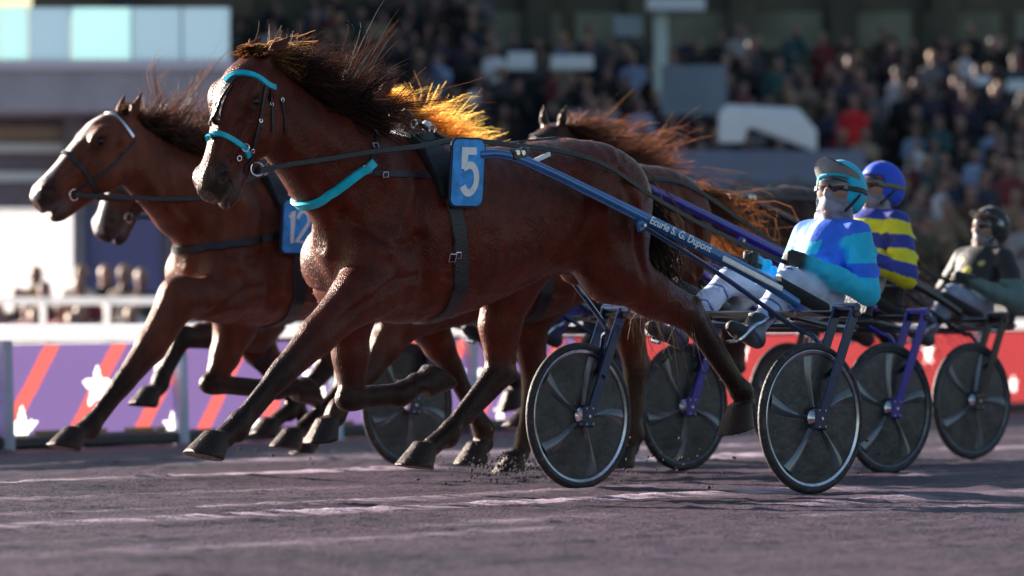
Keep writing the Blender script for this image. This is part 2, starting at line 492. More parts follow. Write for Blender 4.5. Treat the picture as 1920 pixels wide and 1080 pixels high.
class Horse:
    def __init__(s, fr, vx, coat, points, legs, P=(2.84, 1.96), d=(.5, -.866), yaw=0.0, muzzle=(.02, .014, .013), blaze=None, lat=.17, ears=((-.045, .055), (-.135, .115)), name="horse", sock=None):
        s.fr, s.P, s.yaw = fr, P, yaw
        L = math.hypot(*d); s.d = (d[0] / L, d[1] / L); s.n = (-s.d[1], s.d[0])
        s.root = empty(name, (fr.A[0], fr.A[1], 0), fr.rz)
        F = Field((-.45, -.48, .02), (3.62, .48, 2.22), vx)
        s.F = F
        T = smooth_tab(TORSO)
        tf = loft_fn(T, 0, 2.15)
        F.add(lambda x, y, z: tf(x, z, y), ((.38, -.33, .78), (2.56, .33, 1.72)), .04, coat)
        for sg in (1, -1):
            y = sg
            F.ell((.79, .135 * y, 1.40), (.28, .15, .25), .06, coat, rot=R(-15))          # haunch
            F.ell((.635, .15 * y, 1.25), (.14, .11, .26), .05, coat, rot=R(6))            # hamstrings
            F.ell((.98, .17 * y, 1.42), (.20, .11, .16), .06, coat, rot=R(-10))           # hip
            F.ell((2.13, .145 * y, 1.34), (.13, .10, .30), .05, coat, rot=R(-28))         # shoulder blade
            F.ell((2.25, .125 * y, 1.12), (.15, .12, .17), .05, coat, rot=R(35))          # shoulder point
            F.ell((2.14, .17 * y, 1.04), (.15, .095, .16), .04, coat, rot=R(-35))         # triceps
            F.ell((2.335, .075 * y, 1.10), (.08, .085, .15), .03, coat)                    # breast
        # neck, in the plane of the spine
        Pz = P
        n0 = (2.18, 0, 1.40, .315); n3 = (Pz[0] - .055, 0, Pz[1] - .17, .178)
        n1 = (n0[0] + (n3[0] - n0[0]) * .42, 0, n0[2] + (n3[2] - n0[2]) * .38, .236)
        n2 = (n0[0] + (n3[0] - n0[0]) * .76, 0, n0[2] + (n3[2] - n0[2]) * .72, .182)
        s.neck = [n0, n1, n2, n3]
        F.rcone(n0[:3], n1[:3], n0[3], n1[3], .10, coat, 1.65)
        F.rcone(n1[:3], n2[:3], n1[3], n2[3], .05, coat, 1.75)
        F.rcone(n2[:3], n3[:3], n2[3], n3[3], .05, coat, 1.8)
        for y in (1, -1):
            F.rcone((n3[0] + .06, .06 * y, n3[2] - .06), (n1[0] + .10, .055 * y, n1[2] - .13), .035, .05, .05, coat)   # jugular muscle
        s.legs(F, legs, coat, points, lat, sock)
        s.head(F, coat, muzzle, blaze, ears)
        s.body = F.build("body", M['coat'], s.root, tau=.012, it=2, post=s.post)
        V = np.zeros(len(s.body.data.vertices) * 3, np.float32)
        s.body.data.vertices.foreach_get("co", V)
        V = V.reshape(-1, 3)
        Q = [tuple(p.vertices) for p in s.body.data.polygons]
        s.bvh = BVHTree.FromPolygons([tuple(v) for v in V.tolist()], Q)
    def post(s, V, C):
        # skin relief: muscle grooves (negative) and veins (positive), the same on both flanks
        A = np.stack([V[:, 0], np.abs(V[:, 1]), V[:, 2]], 1)
        ctr = np.stack([V[:, 0] * 0 + np.clip(V[:, 0], .7, 2.3), V[:, 1] * 0, np.full(len(V), 1.28)], 1)
        D = np.zeros(len(V))
        for pts, amp, sg in RELIEF:
            P = np.array([tuple(p) for p in spline(pts, 6)])
            bx = (A[:, 0] > P[:, 0].min() - .08) & (A[:, 0] < P[:, 0].max() + .08) & (A[:, 2] > P[:, 2].min() - .08) & (A[:, 2] < P[:, 2].max() + .08) & (A[:, 1] > .05)
            ix = np.nonzero(bx)[0]
            if len(ix) == 0: continue
            d2 = np.full(len(ix), 9.0)
            for a, b in zip(P[:-1], P[1:]):
                ab = (b - a)[[0, 2]]; L = max(ab @ ab, 1e-9); q = A[ix][:, [0, 2]]
                t = np.clip(((q - a[[0, 2]]) @ ab) / L, 0, 1)
                d2 = np.minimum(d2, ((q - a[[0, 2]] - t[:, None] * ab) ** 2).sum(1))
            D[ix] += 2.3 * amp * np.exp(-d2 / (2 * sg * sg))
        D += (vnoise(V[:, 0] * 9 + V[:, 2] * 3, V[:, 2] * 8 + V[:, 1] * 5, 61) - .5) * .011 + (vnoise(V[:, 0] * 26 - V[:, 1] * 9, V[:, 2] * 24 + V[:, 1] * 12, 62) - .5) * .007
        n = V - ctr; n[:, 1] *= 2.2; n /= np.linalg.norm(n, axis=1)[:, None]
        body_zone = np.clip((V[:, 2] - .72) / .1, .25, 1) * np.clip((2.75 - V[:, 0]) / .2, .25, 1)
        V += n * (D * body_zone)[:, None]
        return np.clip(C, 0, 1)
    # head frame -> horse frame
    def hp(s, u, v, y):
        dx = s.d[0] * u + s.n[0] * v; dz = s.d[1] * u + s.n[1] * v
        c, q = math.cos(s.yaw), math.sin(s.yaw)
        return Vector((s.P[0] + dx * c - y * q, dx * q + y * c, s.P[1] + dz))
    def hc(s, x, y, z):
        dx, dy, dz = x - s.P[0], y, z - s.P[1]
        c, q = math.cos(s.yaw), math.sin(s.yaw)
        a, b = dx * c + dy * q, -dx * q + dy * c
        return a * s.d[0] + dz * s.d[1], a * s.n[0] + dz * s.n[1], b
    def hell(s, F, c, r, k, col, sub=False, rot=0.0):
        ca, sa = math.cos(rot), math.sin(rot)
        def fn(x, y, z):
            u, v, w = s.hc(x, y, z)
            du, dv = u - c[0], v - c[1]
            a, b = du * ca + dv * sa, -du * sa + dv * ca
            return (np.sqrt((a / r[0]) ** 2 + (b / r[1]) ** 2 + ((w - c[2]) / r[2]) ** 2) - 1) * min(r)
        q = s.hp(*c); m = max(r)
        F.add(fn, ([q[i] - m for i in range(3)], [q[i] + m for i in range(3)]), k, col, sub)
    def hcone(s, F, a, b, ra, rb, k, col, sub=False):
        F.rcone(s.hp(*a), s.hp(*b), ra, rb, k, col, 1.0, sub)
    def head(s, F, coat, muz, blaze, ears):
        hf = loft_fn(smooth_tab(HEAD), 0, 2.35)
        dark = np.array(muz); ct = np.array(coat)
        def colour(V):
            u, v, w = s.hc(V[:, 0], V[:, 1], V[:, 2])
            t = np.clip((u - .585 + .5 * np.clip(-.01 - v, 0, .1)) / .07, 0, 1)[:, None]
            c = ct * (1 - t) + dark * t
            if blaze is not None:
                half = np.interp(u, [.02, .10, .22, .5, .66], [.0, .022, .034, .032, .05])
                m = np.clip((half - np.abs(w + blaze[3])) / .012, 0, 1) * np.clip((v - .02) / .03, 0, 1)
                c = c * (1 - m[:, None]) + np.array(blaze[:3]) * m[:, None]
            return c
        q = [s.hp(u, v, y) for u in (-.05, .7) for v in (-.19, .17) for y in (-.12, .12)]
        lo = [min(p[i] for p in q) for i in range(3)]; hi = [max(p[i] for p in q) for i in range(3)]
        def fn(x, y, z):
            return hf(*s.hc(x, y, z))
        F.add(fn, (lo, hi), .035, colour)
        for y in (1, -1):
            s.hell(F, (.205, .10, .098 * y), (.066, .038, .038), .025, coat)                # brow over the eye
            s.hell(F, (.245, .07, .103 * y), (.040, .025, .024), .02, (.014, .007, .006))      # lids
            s.hcone(F, (.28, .045, .088 * y), (.44, .02, .066 * y), .02, .012, .03, coat)    # cheek ridge
            for (pa, pb, r) in (((.30, -.02, .106), (.40, .0, .086), .006), ((.40, .0, .088), (.52, .035, .070), .0055), ((.40, .0, .088), (.50, -.03, .078), .005), ((.20, -.06, .118), (.34, -.07, .112), .006)):
                s.hcone(F, (pa[0], pa[1], pa[2] * y), (pb[0], pb[1], pb[2] * y), r, r, .012, coat)   # veins of the face
            s.hcone(F, (.16, -.02, .116 * y), (.24, -.19, .10 * y), .016, .012, .03, None, True)   # behind the cheek
            s.hell(F, (.27, -.11, .080 * y), (.125, .09, .047), .025, coat)                # jowl
            s.hell(F, (.615, .035, .058 * y), (.052, .040, .032), .02, muz)                    # nostril wing
            s.hell(F, (.245, .074, .100 * y), (.046, .032, .020), .02, (.012, .006, .005))
            s.hell(F, (.622, .034, .088 * y), (.032, .021, .026), .012, (.006, .004, .004), True, rot=.5)
            s.hell(F, (.235, .078, .130 * y), (.022, .015, .022), .01, (.01, .006, .005), True)
            s.hcone(F, (.36, .07, .088 * y), (.50, .055, .070 * y), .016, .012, .03, None, True)  # hollow beside the nose bone
        # lower jaw with the mouth a little open
        s.hcone(F, (.44, -.125, 0), (.60, -.125, 0), .058, .046, .03, coat)
        s.hell(F, (.625, -.125, 0), (.056, .036, .050), .02, (.035, .028, .028))
        for y in (1, -1):
            s.hcone(F, (.53, -.088, .07 * y), (.71, -.075, .056 * y), .009, .014, .008, (.30, .25, .26), True)
        s.hcone(F, (.63, -.082, -.04), (.71, -.076, .04), .012, .012, .008, (.25, .2, .2), True)
        for y in (1, -1):                                                                     # ears laid back
            b0 = s.hp(-.01, .045, .062 * y); b1 = b0 + Vector((ears[0][0], .02 * y, ears[0][1])); b2 = b0 + Vector((ears[1][0], .03 * y, ears[1][1]))
            F.rcone(b0, b1, .028, .029, .03, coat, 1.2); F.rcone(b1, b2, .029, .005, .015, coat, 1.2)
            F.rcone(b1 + Vector((.03, .018 * y, .012)), b2 + Vector((.01, .012 * y, -.008)), .018, .004, .01, (.02, .012, .01), 1.0, True)
    def hoof(s, F, cor, y, sole, toe, size=1.0, col=(.016, .014, .014)):
        a = np.array([sole[0], 0, sole[1]], float); a /= np.linalg.norm(a)
        t = np.array([toe[0], 0, toe[1]], float); t -= a * (t @ a); t /= np.linalg.norm(t)
        c = np.array([cor[0], y, cor[1]], float)
        Lh = .085 * size
        def fn(x, yy, z):
            dx, dy, dz = x - c[0], yy - c[1], z - c[2]
            h = dx * a[0] + dz * a[2]; q = dx * t[0] + dz * t[2]
            hh = np.clip(h, -.02, Lh)
            q2 = q - .035 * size - hh * .55
            r = (.044 * size + hh * .26)
            rad = np.sqrt((q2 / 1.16) ** 2 + dy * dy) - r
            return np.maximum(rad, np.maximum(h - Lh, -h - .015))
        m = .17
        F.add(fn, (c - m, c + m), .012, col)
    def legs(s, F, LG, coat, pts, lat, sock):
        ct, bk = np.array(coat), np.array(pts)
        def fade(p, q, t0, t1):
            p, q = np.array(p), np.array(q); dd = q - p; L = dd @ dd
            def col(V):
                t = ((V[:, 0] - p[0]) * dd[0] + (V[:, 2] - p[1]) * dd[1]) / L
                t = np.clip((t - t0) / (t1 - t0), 0, 1)[:, None]
                return ct * (1 - t) + bk * t
            return col
        for nm in ('LF', 'RF'):
            g = LG[nm]; y = lat * (1 if nm[0] == 'L' else -1)
            v = lambda k, dy=0: (g[k][0], y + dy * (1 if y > 0 else -1), g[k][1])
            fc = fade(g['arm'], g['knee'], .45, 1.02)
            F.rcone((2.27, y * .8, 1.10), v('elbow'), .15, .115, .06, coat, 1.15)
            F.rcone(v('elbow'), v('arm'), .122, .118, .05, coat, 1.15)
            F.rcone(v('arm'), v('mid'), .116, .088, .05, fc, 1.15)
            F.rcone(v('mid'), v('knee'), .088, .057, .03, fc, 1.1)
            k = np.array(v('knee')); ft = np.array(v('fet', -.01)); dd = (ft - k) / np.linalg.norm(ft - k)
            F.rcone(k - dd * .035, k + dd * .045, .058, .051, .025, fc, 1.1)
            F.rcone(k + dd * .03, ft, .053, .044, .02, pts, 1.25)
            pn = np.array([dd[2], 0, -dd[0]]); pn = pn if (pn[0] * g['toe'][0] + pn[2] * g['toe'][1]) < 0 else -pn     # tendon side
            F.rcone(k + dd * .06 + pn * .022, ft + pn * .026, .028, .032, .015, pts)
            F.rcone(ft - dd * .02, ft + dd * .02 + pn * .016, .052, .056, .02, pts)
            cor = np.array([g['cor'][0], ft[1], g['cor'][1]])
            F.rcone(ft, cor, .048, .052, .02, pts)
            s.hoof(F, g['cor'], ft[1], g['sole'], g['toe'], 1.34)
        for nm in ('LH', 'RH'):
            g = LG[nm]; sg = 1 if nm[0] == 'L' else -1; y = lat * sg
            v = lambda k, yy=y: (g[k][0], yy, g[k][1])
            fc = fade(g['gas'], g['hock'], .55, 1.15)
            F.rcone(v('hip', .12 * sg), v('stifle', .155 * sg), .22, .165, .08, coat, 1.35)
            F.rcone(v('stifle', .155 * sg), v('gas'), .155, .105, .06, coat, 1.35)
            F.rcone(v('gas'), v('hock'), .108, .062, .04, fc, 1.25)
            h = np.array(v('hock')); gs = np.array(v('gas')); ft = np.array(v('fet', y * .95))
            d1 = (h - gs) / np.linalg.norm(h - gs); dd = (ft - h) / np.linalg.norm(ft - h)
            back = d1 - dd; back[1] = 0; nb = np.linalg.norm(back); back = back / nb if nb > .15 else np.array([-1, 0, 0])
            pnt = h + back * .075 - dd * .02
            F.rcone(gs + back * .05, pnt, .045, .027, .04, fc)              # Achilles tendon
            F.rcone(pnt, h + dd * .03, .032, .046, .03, pts)
            F.rcone(h - dd * .01, h + dd * .09, .064, .048, .025, fc, 1.1)
            F.rcone(h + dd * .06, ft, .053, .045, .02, pts, 1.2)
            pn = np.array([dd[2], 0, -dd[0]]); pn = pn if (pn[0] * g['toe'][0] + pn[2] * g['toe'][1]) < 0 else -pn
            F.rcone(pnt + dd * .04, ft + pn * .02, .024, .026, .02, pts)
            F.rcone(ft - dd * .02, ft + dd * .02 + pn * .014, .048, .052, .02, pts)
            cor = np.array([g['cor'][0], ft[1], g['cor'][1]])
            pc = (.30, .27, .25) if sock == nm else pts
            F.rcone(ft, cor, .045, .047, .02, pc)
            s.hoof(F, g['cor'], ft[1], g['sole'], g['toe'], 1.30, (.22, .19, .17) if sock == nm else (.016, .014, .014))
    # ---- drawing tack on the skin
    def cast(s, px, py, y=None):
        a = s.fr.loc(px, py, 0.0)
        d = (a - s.fr.cam).normalized()
        hit = s.bvh.ray_cast(s.fr.cam, d)
        if hit[0] is None:
            p = s.fr.loc(px, py, .25 if y is None else y)
            return p, Vector((0, 1, 0))
        return hit[0], hit[1]
    def path(s, pix, n=6, y=None):
        q = spline([(p[0], p[1], p[2] if len(p) > 2 else -9) for p in pix], n)
        out = []
        for p in q:
            if p[2] > -5 and y is None:
                out.append((s.fr.loc(p[0], p[1], p[2]), Vector((0, 1, 0))))
            else:
                out.append(s.cast(p[0], p[1], y))
        # even out the depth
        for _ in range(2):
            pts = [o[0] for o in out]
            out = [out[0]] + [((pts[i - 1] + pts[i] * 2 + pts[i + 1]) / 4, (out[i - 1][1] + out[i][1] + out[i + 1][1]).normalized()) for i in range(1, len(out) - 1)] + [out[-1]]
        return out
    def radial(s, c, u, v, n=40, lo=0, hi=2 * math.pi, R0=.9):
        """loop round the body in the plane (u, v) through c"""
        out = []
        for k in range(n + 1):
            a = lo + (hi - lo) * k / n
            d = (u * math.cos(a) + v * math.sin(a)).normalized()
            hit = s.bvh.ray_cast(c, d)
            if hit[0] is not None: out.append((hit[0], hit[1] if hit[1].dot(d) > 0 else -hit[1]))
        return out
    def nloop(s, u0, tilt=0.0, n=36, lo=0, hi=2 * math.pi, v0=-.01, R0=.35):
        c = s.hp(u0, v0, 0)
        V = (s.hp(u0 + math.sin(tilt), v0 + math.cos(tilt), 0) - c); Y = s.hp(u0, v0, 1) - c
        return s.radial(c, V, Y, n, lo, hi, R0)

def strap(mb, path, w, th=.004, lift=.004, mi=0, closed=False):
    m = len(path)
    if m < 2: return
    vs, fs = [], []
    for i in range(m):
        p, nr = path[i]
        a = path[(i - 1) % m][0] if (closed or i > 0) else p
        b = path[(i + 1) % m][0] if (closed or i < m - 1) else p
        t = (b - a)
        t = t.normalized() if t.length > 1e-7 else Vector((1, 0, 0))
        nr = (nr - t * nr.dot(t)).normalized()
        sd = t.cross(nr)
        ww = w[i] if hasattr(w, '__len__') else w
        q = p + nr * lift
        vs += [q - sd * ww / 2, q - sd * ww / 2 * .86 + nr * th, q + sd * ww / 2 * .86 + nr * th, q + sd * ww / 2, q + sd * ww / 2 - nr * th, q - sd * ww / 2 - nr * th]
    K = 6
    for i in range(m if closed else m - 1):
        j = (i + 1) % m
        for k in range(K):
            fs.append((i * K + k, i * K + (k + 1) % K, j * K + (k + 1) % K, j * K + k))
    if not closed:
        fs.append(tuple(range(K - 1, -1, -1))); fs.append(tuple((m - 1) * K + k for k in range(K)))
    mb.add(vs, fs, mi)

def mirror(path):
    return [(Vector((p.x, -p.y, p.z)), Vector((n.x, -n.y, n.z))) for p, n in path]

def ring(mb, c, nrm, r, t, mi=0, n=20):
    nrm = Vector(nrm).normalized(); u = nrm.orthogonal().normalized(); v = nrm.cross(u)
    pts = [Vector(c) + (u * math.cos(2 * math.pi * k / n) + v * math.sin(2 * math.pi * k / n)) * r for k in range(n + 1)]
    mb.tube(pts, t, 6, mi, cap=False)

def hair(name, parent, strands, c0, c1, wid=.0026, seg=10, var=.35, seed=1, m='hair'):
    """strands: (root, offset from its lock's guide, direction, bend, wave, phase, length); flat tapering hairs of one mesh"""
    g = np.random.default_rng(seed)
    V, Q, C = [], [], []
    c0, c1 = np.array(c0), np.array(c1)
    for (p, off, d, bend, wob, ph, L, lk) in strands:
        d = d / max(np.linalg.norm(d), 1e-6)
        side = np.cross(d, g.normal(size=3)); side /= max(np.linalg.norm(side), 1e-6)
        br = (1 + g.uniform(-var, var)) * lk; tip = g.uniform(.5, 1.0)
        w = wid * g.uniform(.6, 1.4)
        b = len(V)
        for i in range(seg):
            t = i / (seg - 1)
            q = p + off * (1 + 1.3 * math.sin(min(1, t * 1.5) * 2.2) * .6 - .75 * t) + d * (L * t) + bend * (L * t * t) + wob * (L * t * math.sin(t * 5.0 + ph))
            ww = w * (1 - .8 * t ** 1.6)
            V.append(q - side * ww); V.append(q + side * ww)
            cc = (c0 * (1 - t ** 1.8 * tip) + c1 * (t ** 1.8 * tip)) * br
            C.append(cc); C.append(cc)
            if i: Q.append((b + 2 * i - 2, b + 2 * i - 1, b + 2 * i + 1, b + 2 * i))
    return mesh_np(name, np.array(V), np.array(Q), M[m], parent, np.clip(np.array(C), 0, 1))

def clumps(roots, fd, fb, fl, per, spread, seed, nd=.28, nb=.32):
    """locks of hair gathered round guide strands; fd, fb, fl give direction, bend and length at parameter t"""
    g = np.random.default_rng(seed)
    out = []
    for (t, p, ysg) in roots:
        d0 = np.array(fd(t, ysg), float); d0 /= np.linalg.norm(d0); d0 = d0 + g.normal(size=3) * nd
        b0 = np.array(fb(t, ysg), float) + g.normal(size=3) * nb
        L0 = fl(t) * g.uniform(.5, 1.25)
        wob = g.normal(size=3) * .20; ph = g.uniform(0, 6.28); lk = g.uniform(.7, 1.3)
        k = int(per * g.uniform(.4, 1.7)); sp = spread * g.uniform(.6, 1.6)
        for _ in range(k):
            stray = g.uniform() < .05
            q = .20 if stray else .06
            out.append((np.array(p, float), g.normal(size=3) * sp, d0 + g.normal(size=3) * q, b0 + g.normal(size=3) * q * 1.2, wob + g.normal(size=3) * .02, ph + g.normal() * .25, L0 * g.uniform(.6, 1.1), lk))
    return out
# ------------------------------------------------------------------ track
def vnoise(x, y, seed):
    """value noise on a lattice, vectorised"""
    xi, yi = np.floor(x).astype(np.int64), np.floor(y).astype(np.int64)
    fx, fy = x - xi, y - yi
    fx = fx * fx * (3 - 2 * fx); fy = fy * fy * (3 - 2 * fy)
    def h(a, b):
        n = (a * 374761393 + b * 668265263 + seed * 974711) & 0x7fffffff
        n = ((n ^ (n >> 13)) * 1274126177) & 0x7fffffff
        return ((n ^ (n >> 16)) & 0xffff) / 65535.0
    a = h(xi, yi) * (1 - fx) + h(xi + 1, yi) * fx
    b = h(xi, yi + 1) * (1 - fx) + h(xi + 1, yi + 1) * fx
    return a * (1 - fy) + b * fy

def ground():
    xs = np.concatenate([np.linspace(-320, -8, 30), np.arange(-7.0, 9.0, .042), np.linspace(10, 320, 30)])
    ys = np.concatenate([np.linspace(-60, 19, 20), np.arange(20, 34, .030), np.arange(34, 60, .07), np.arange(60, 110, .4), np.linspace(112, 700, 40)])
    X, Y = np.meshgrid(xs, ys, indexing='ij')
    near = np.clip((Y - 18) / 3, 0, 1) * np.clip((90 - Y) / 30, 0, 1) * np.clip((9 - np.abs(X - 1)) / 1.5, 0, 1)
    # harrow lines run along the track
    ca, sa = math.sin(R(25)), math.cos(R(25))
    U = X * ca + Y * sa; W = X * sa - Y * ca
    Z = (vnoise(U * .12, W * 1.3, 1) - .5) * .030 + (vnoise(U * .5, W * 6, 2) - .5) * .012
    Z += (vnoise(X * 9, Y * 7, 3) - .5) * .006 + (vnoise(X * 23, Y * 12, 4) - .5) * .010
    glare_mask = np.zeros_like(X)  # mask of the sun glare painted pale along the wheel ruts
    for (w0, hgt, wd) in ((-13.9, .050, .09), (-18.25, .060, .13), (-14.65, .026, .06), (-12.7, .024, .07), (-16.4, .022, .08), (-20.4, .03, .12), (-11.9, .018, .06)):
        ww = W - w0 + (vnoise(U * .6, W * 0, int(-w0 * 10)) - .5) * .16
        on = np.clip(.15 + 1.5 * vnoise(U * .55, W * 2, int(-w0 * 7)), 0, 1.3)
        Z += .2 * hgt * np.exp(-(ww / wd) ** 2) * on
        glare_mask = np.maximum(glare_mask, hgt / .055 * np.exp(-(ww / (wd * 1.9)) ** 2) * np.clip(on * 1.3 - .45, 0, 1) * np.clip(vnoise(X * 4, Y * 13, 9) * 2.0 - .35, 0, 1))
    c = vnoise(X * 6.5, Y * 5, 5); Z += np.clip(c - .82, 0, 1) * .06
    Z = Z * near
    Z -= Z[(near > .9)].mean() * near
    nx, ny = X.shape
    V = np.stack([X, Y, Z], 2).reshape(-1, 3)
    i = np.arange(nx * ny).reshape(nx, ny)
    Q = np.stack([i[:-1, :-1], i[1:, :-1], i[1:, 1:], i[:-1, 1:]], 2).reshape(-1, 4)
    m, nt, b = nodes_of("track_sand")
    tc = nt.nodes.new("ShaderNodeTexCoord")
    def noise(sc, det=6):
        n = nt.nodes.new("ShaderNodeTexNoise"); n.inputs["Scale"].default_value = sc; n.inputs["Detail"].default_value = det
        nt.links.new(tc.outputs["Object"], n.inputs["Vector"]); return n
    n1, n2, n3 = noise(.8), noise(22, 9), noise(55, 8)
    r = nt.nodes.new("ShaderNodeValToRGB")
    r.color_ramp.elements[0].position = .40; r.color_ramp.elements[1].position = .61
    r.color_ramp.elements[0].color = (.013, .007, .012, 1); r.color_ramp.elements[1].color = (.098, .054, .088, 1)
    mx = nt.nodes.new("ShaderNodeMath"); mx.operation = 'MULTIPLY_ADD'; mx.inputs[1].default_value = .35
    nt.links.new(n1.outputs["Fac"], mx.inputs[0])
    m2 = nt.nodes.new("ShaderNodeMath"); m2.operation = 'MULTIPLY'; m2.inputs[1].default_value = .65
    nt.links.new(n2.outputs["Fac"], m2.inputs[0]); nt.links.new(m2.outputs[0], mx.inputs[2])
    nt.links.new(mx.outputs[0], r.inputs["Fac"]); nt.links.new(r.outputs[0], b.inputs["Base Color"])
    b.inputs["Roughness"].default_value = .62; b.inputs["Specular IOR Level"].default_value = .25
    bp = nt.nodes.new("ShaderNodeBump"); bp.inputs["Strength"].default_value = .8; bp.inputs["Distance"].default_value = .02
    nt.links.new(n3.outputs["Fac"], bp.inputs["Height"]); nt.links.new(bp.outputs[0], b.inputs["Normal"])
    # long pale bands: sun glare along the wheel ruts, painted into the sand colour
    glare_attr = nt.nodes.new("ShaderNodeAttribute"); glare_attr.attribute_name = "Col"
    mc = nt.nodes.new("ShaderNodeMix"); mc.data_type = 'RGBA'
    nt.links.new(glare_attr.outputs["Fac"], mc.inputs[0]); nt.links.new(r.outputs[0], mc.inputs[6]); mc.inputs[7].default_value = (.66, .50, .61, 1)
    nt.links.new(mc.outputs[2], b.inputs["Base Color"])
    pc = np.clip(glare_mask * near, 0, 1).reshape(-1, 1)
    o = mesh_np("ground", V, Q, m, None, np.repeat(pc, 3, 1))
    tag(o, "pinkish grey sand track broken up by hooves and wheels", None, None, "structure")
ground()

def hills():
    a = np.linspace(-math.pi, math.pi, 181); g = np.random.default_rng(3)
    hgt = 7 + 6 * vnoise(a * 9 + 40, a * 0, 21) + 3 * vnoise(a * 31 + 90, a * 0, 22)
    V, Q = [], []
    for k, (rr, f) in enumerate(((380, 0.0), (390, .7), (420, 1.0), (520, .0))):
        V += [(rr * math.sin(t), rr * math.cos(t), h_ * f - .3) for t, h_ in zip(a, hgt)]
    n = len(a)
    Q = [(k * n + i, k * n + i + 1, (k + 1) * n + i + 1, (k + 1) * n + i) for k in range(3) for i in range(n - 1)]
    o = mesh_np("hills", np.array(V), np.array(Q), mat("wooded_hills", (.045, .055, .05), .9, var=.5, scale=.15))
    tag(o, "low wooded hills round the racecourse", None, None, "structure")
hills()

# clods thrown up by the hooves
def clods():
    g = np.random.default_rng(77)
    mb = MB()
    for (px, py, Y, n, sp) in ((925, 880, 37.5, 260, .16), (985, 875, 38.0, 140, .10), (1220, 880, 36.5, 110, .20), (560, 845, 42.0, 30, .12), (500, 835, 43.0, 24, .14), (1660, 850, 37, 30, .2)):
        cx = (px - 960) / FPX * Y; cz = CAMZ + (HORIZON - py) / FPX * Y
        for _ in range(n):
            r = min(.009, abs(g.normal()) * .0035 + .0015)
            c = (cx + g.normal() * sp, Y + g.normal() * .3, max(.01, cz + g.normal() * sp * .35))
            b = len(mb.v); mb.ball(c, (r * g.uniform(.7, 1.5), r, r * g.uniform(.6, 1.1)), 6, 4)
    o = mb.build("flying_sand", mat("damp_sand", (.045, .032, .034), .9, var=.4, scale=40))
    tag(o, "dark clods of damp sand thrown up by the hooves", None, None, "stuff")
clods()

# ------------------------------------------------------------------ rail with printed banner
RA, RB = Vector((-3.43, 49.0, 0)), Vector((5.35, 77.0, 0))
RD = (RB - RA).normalized(); RN = Vector((RD.y, -RD.x, 0)); RL = (RB - RA).length
M['white_rail'] = translucent_mat("white_rail_plastic", (.92, .92, .93), .6, .3)
M['post'] = mat("pale_blue_post", (.42, .50, .62), .35, var=.1)
M['lavender'] = translucent_mat("lavender_print", (.105, .070, .19), .5)
M['orange'] = translucent_mat("orange_stripe_print", (.40, .078, .075), .5)
M['coral'] = translucent_mat("coral_print", (.23, .026, .030), .5)
M['star'] = translucent_mat("white_star_print", (.95, .93, .95), .6)
M['kick'] = mat("dark_kickboard", (.03, .03, .035), .7)
M['yellow_tab'] = mat("yellow_tab", (.34, .22, .04), .6)
def rp(t, z, d=0.0): p = RA + RD * t + RN * d; return Vector((p.x, p.y, z))
def ztop(t): return .70 + .13 * max(0, min(1, t / RL))
rail = empty("track_rail", RA)
tag(rail, "long white track rail on pale blue posts, running behind the horses", "rail")
def rl(o): o.location = (-RA.x, -RA.y, 0); return o
T0, T1 = -6.0, RL + 14
mb = MB()
P = [rp(T0 + (T1 - T0) * k / 12, ztop(T0 + (T1 - T0) * k / 12) + .085, -.02) for k in range(13)]
mb.tube(P, .072, 12, squash=.8); rl(mb.build("top_rail", M['white_rail'], rail))
mb = MB()
P = [rp(T0 + (T1 - T0) * k / 12, .05, .03) for k in range(13)]
mb.tube(P, .05, 6); rl(mb.build("kickboard", M['kick'], rail))
t = -3.4
while t < T1:
    mb = MB(); z1 = ztop(t) + .03; mb.tube([rp(t, -.05, .075), rp(t, z1, .05)], .055, 12); rl(mb.build("post", M['post'], rail)); t += 3.40
ban = empty("star_banner", RA)
tag(ban, "lavender and coral banner printed with white stars, stretched under the white rail", "banner")
def u_at(px):
    t_ = (px - 960) / FPX
    return (t_ * RA.y - RA.x) / (RD.x - t_ * RD.y)
stars = []
for (px, py, r) in ((40, 805, 38), (183, 727, 36), (323, 798, 24), (300, 685, 26), (475, 800, 26), (592, 712, 38), (888, 705, 30), (938, 772, 16), (-60, 700, 30), (1392, 660, 18), (1340, 760, 18), (1620, 700, 20), (1740, 660, 20), (700, 790, 22), (1130, 700, 28), (1900, 720, 16), (1060, 780, 18)):
    u = u_at(px); s_ = FPX / rp(u, 0).y
    stars.append((u, CAMZ + (HORIZON - py) / s_, r * 1.2 / s_))
tabs = [u_at(px) for px in (95, 173, 262, 320, 452, 640)]
red_t = 13.2
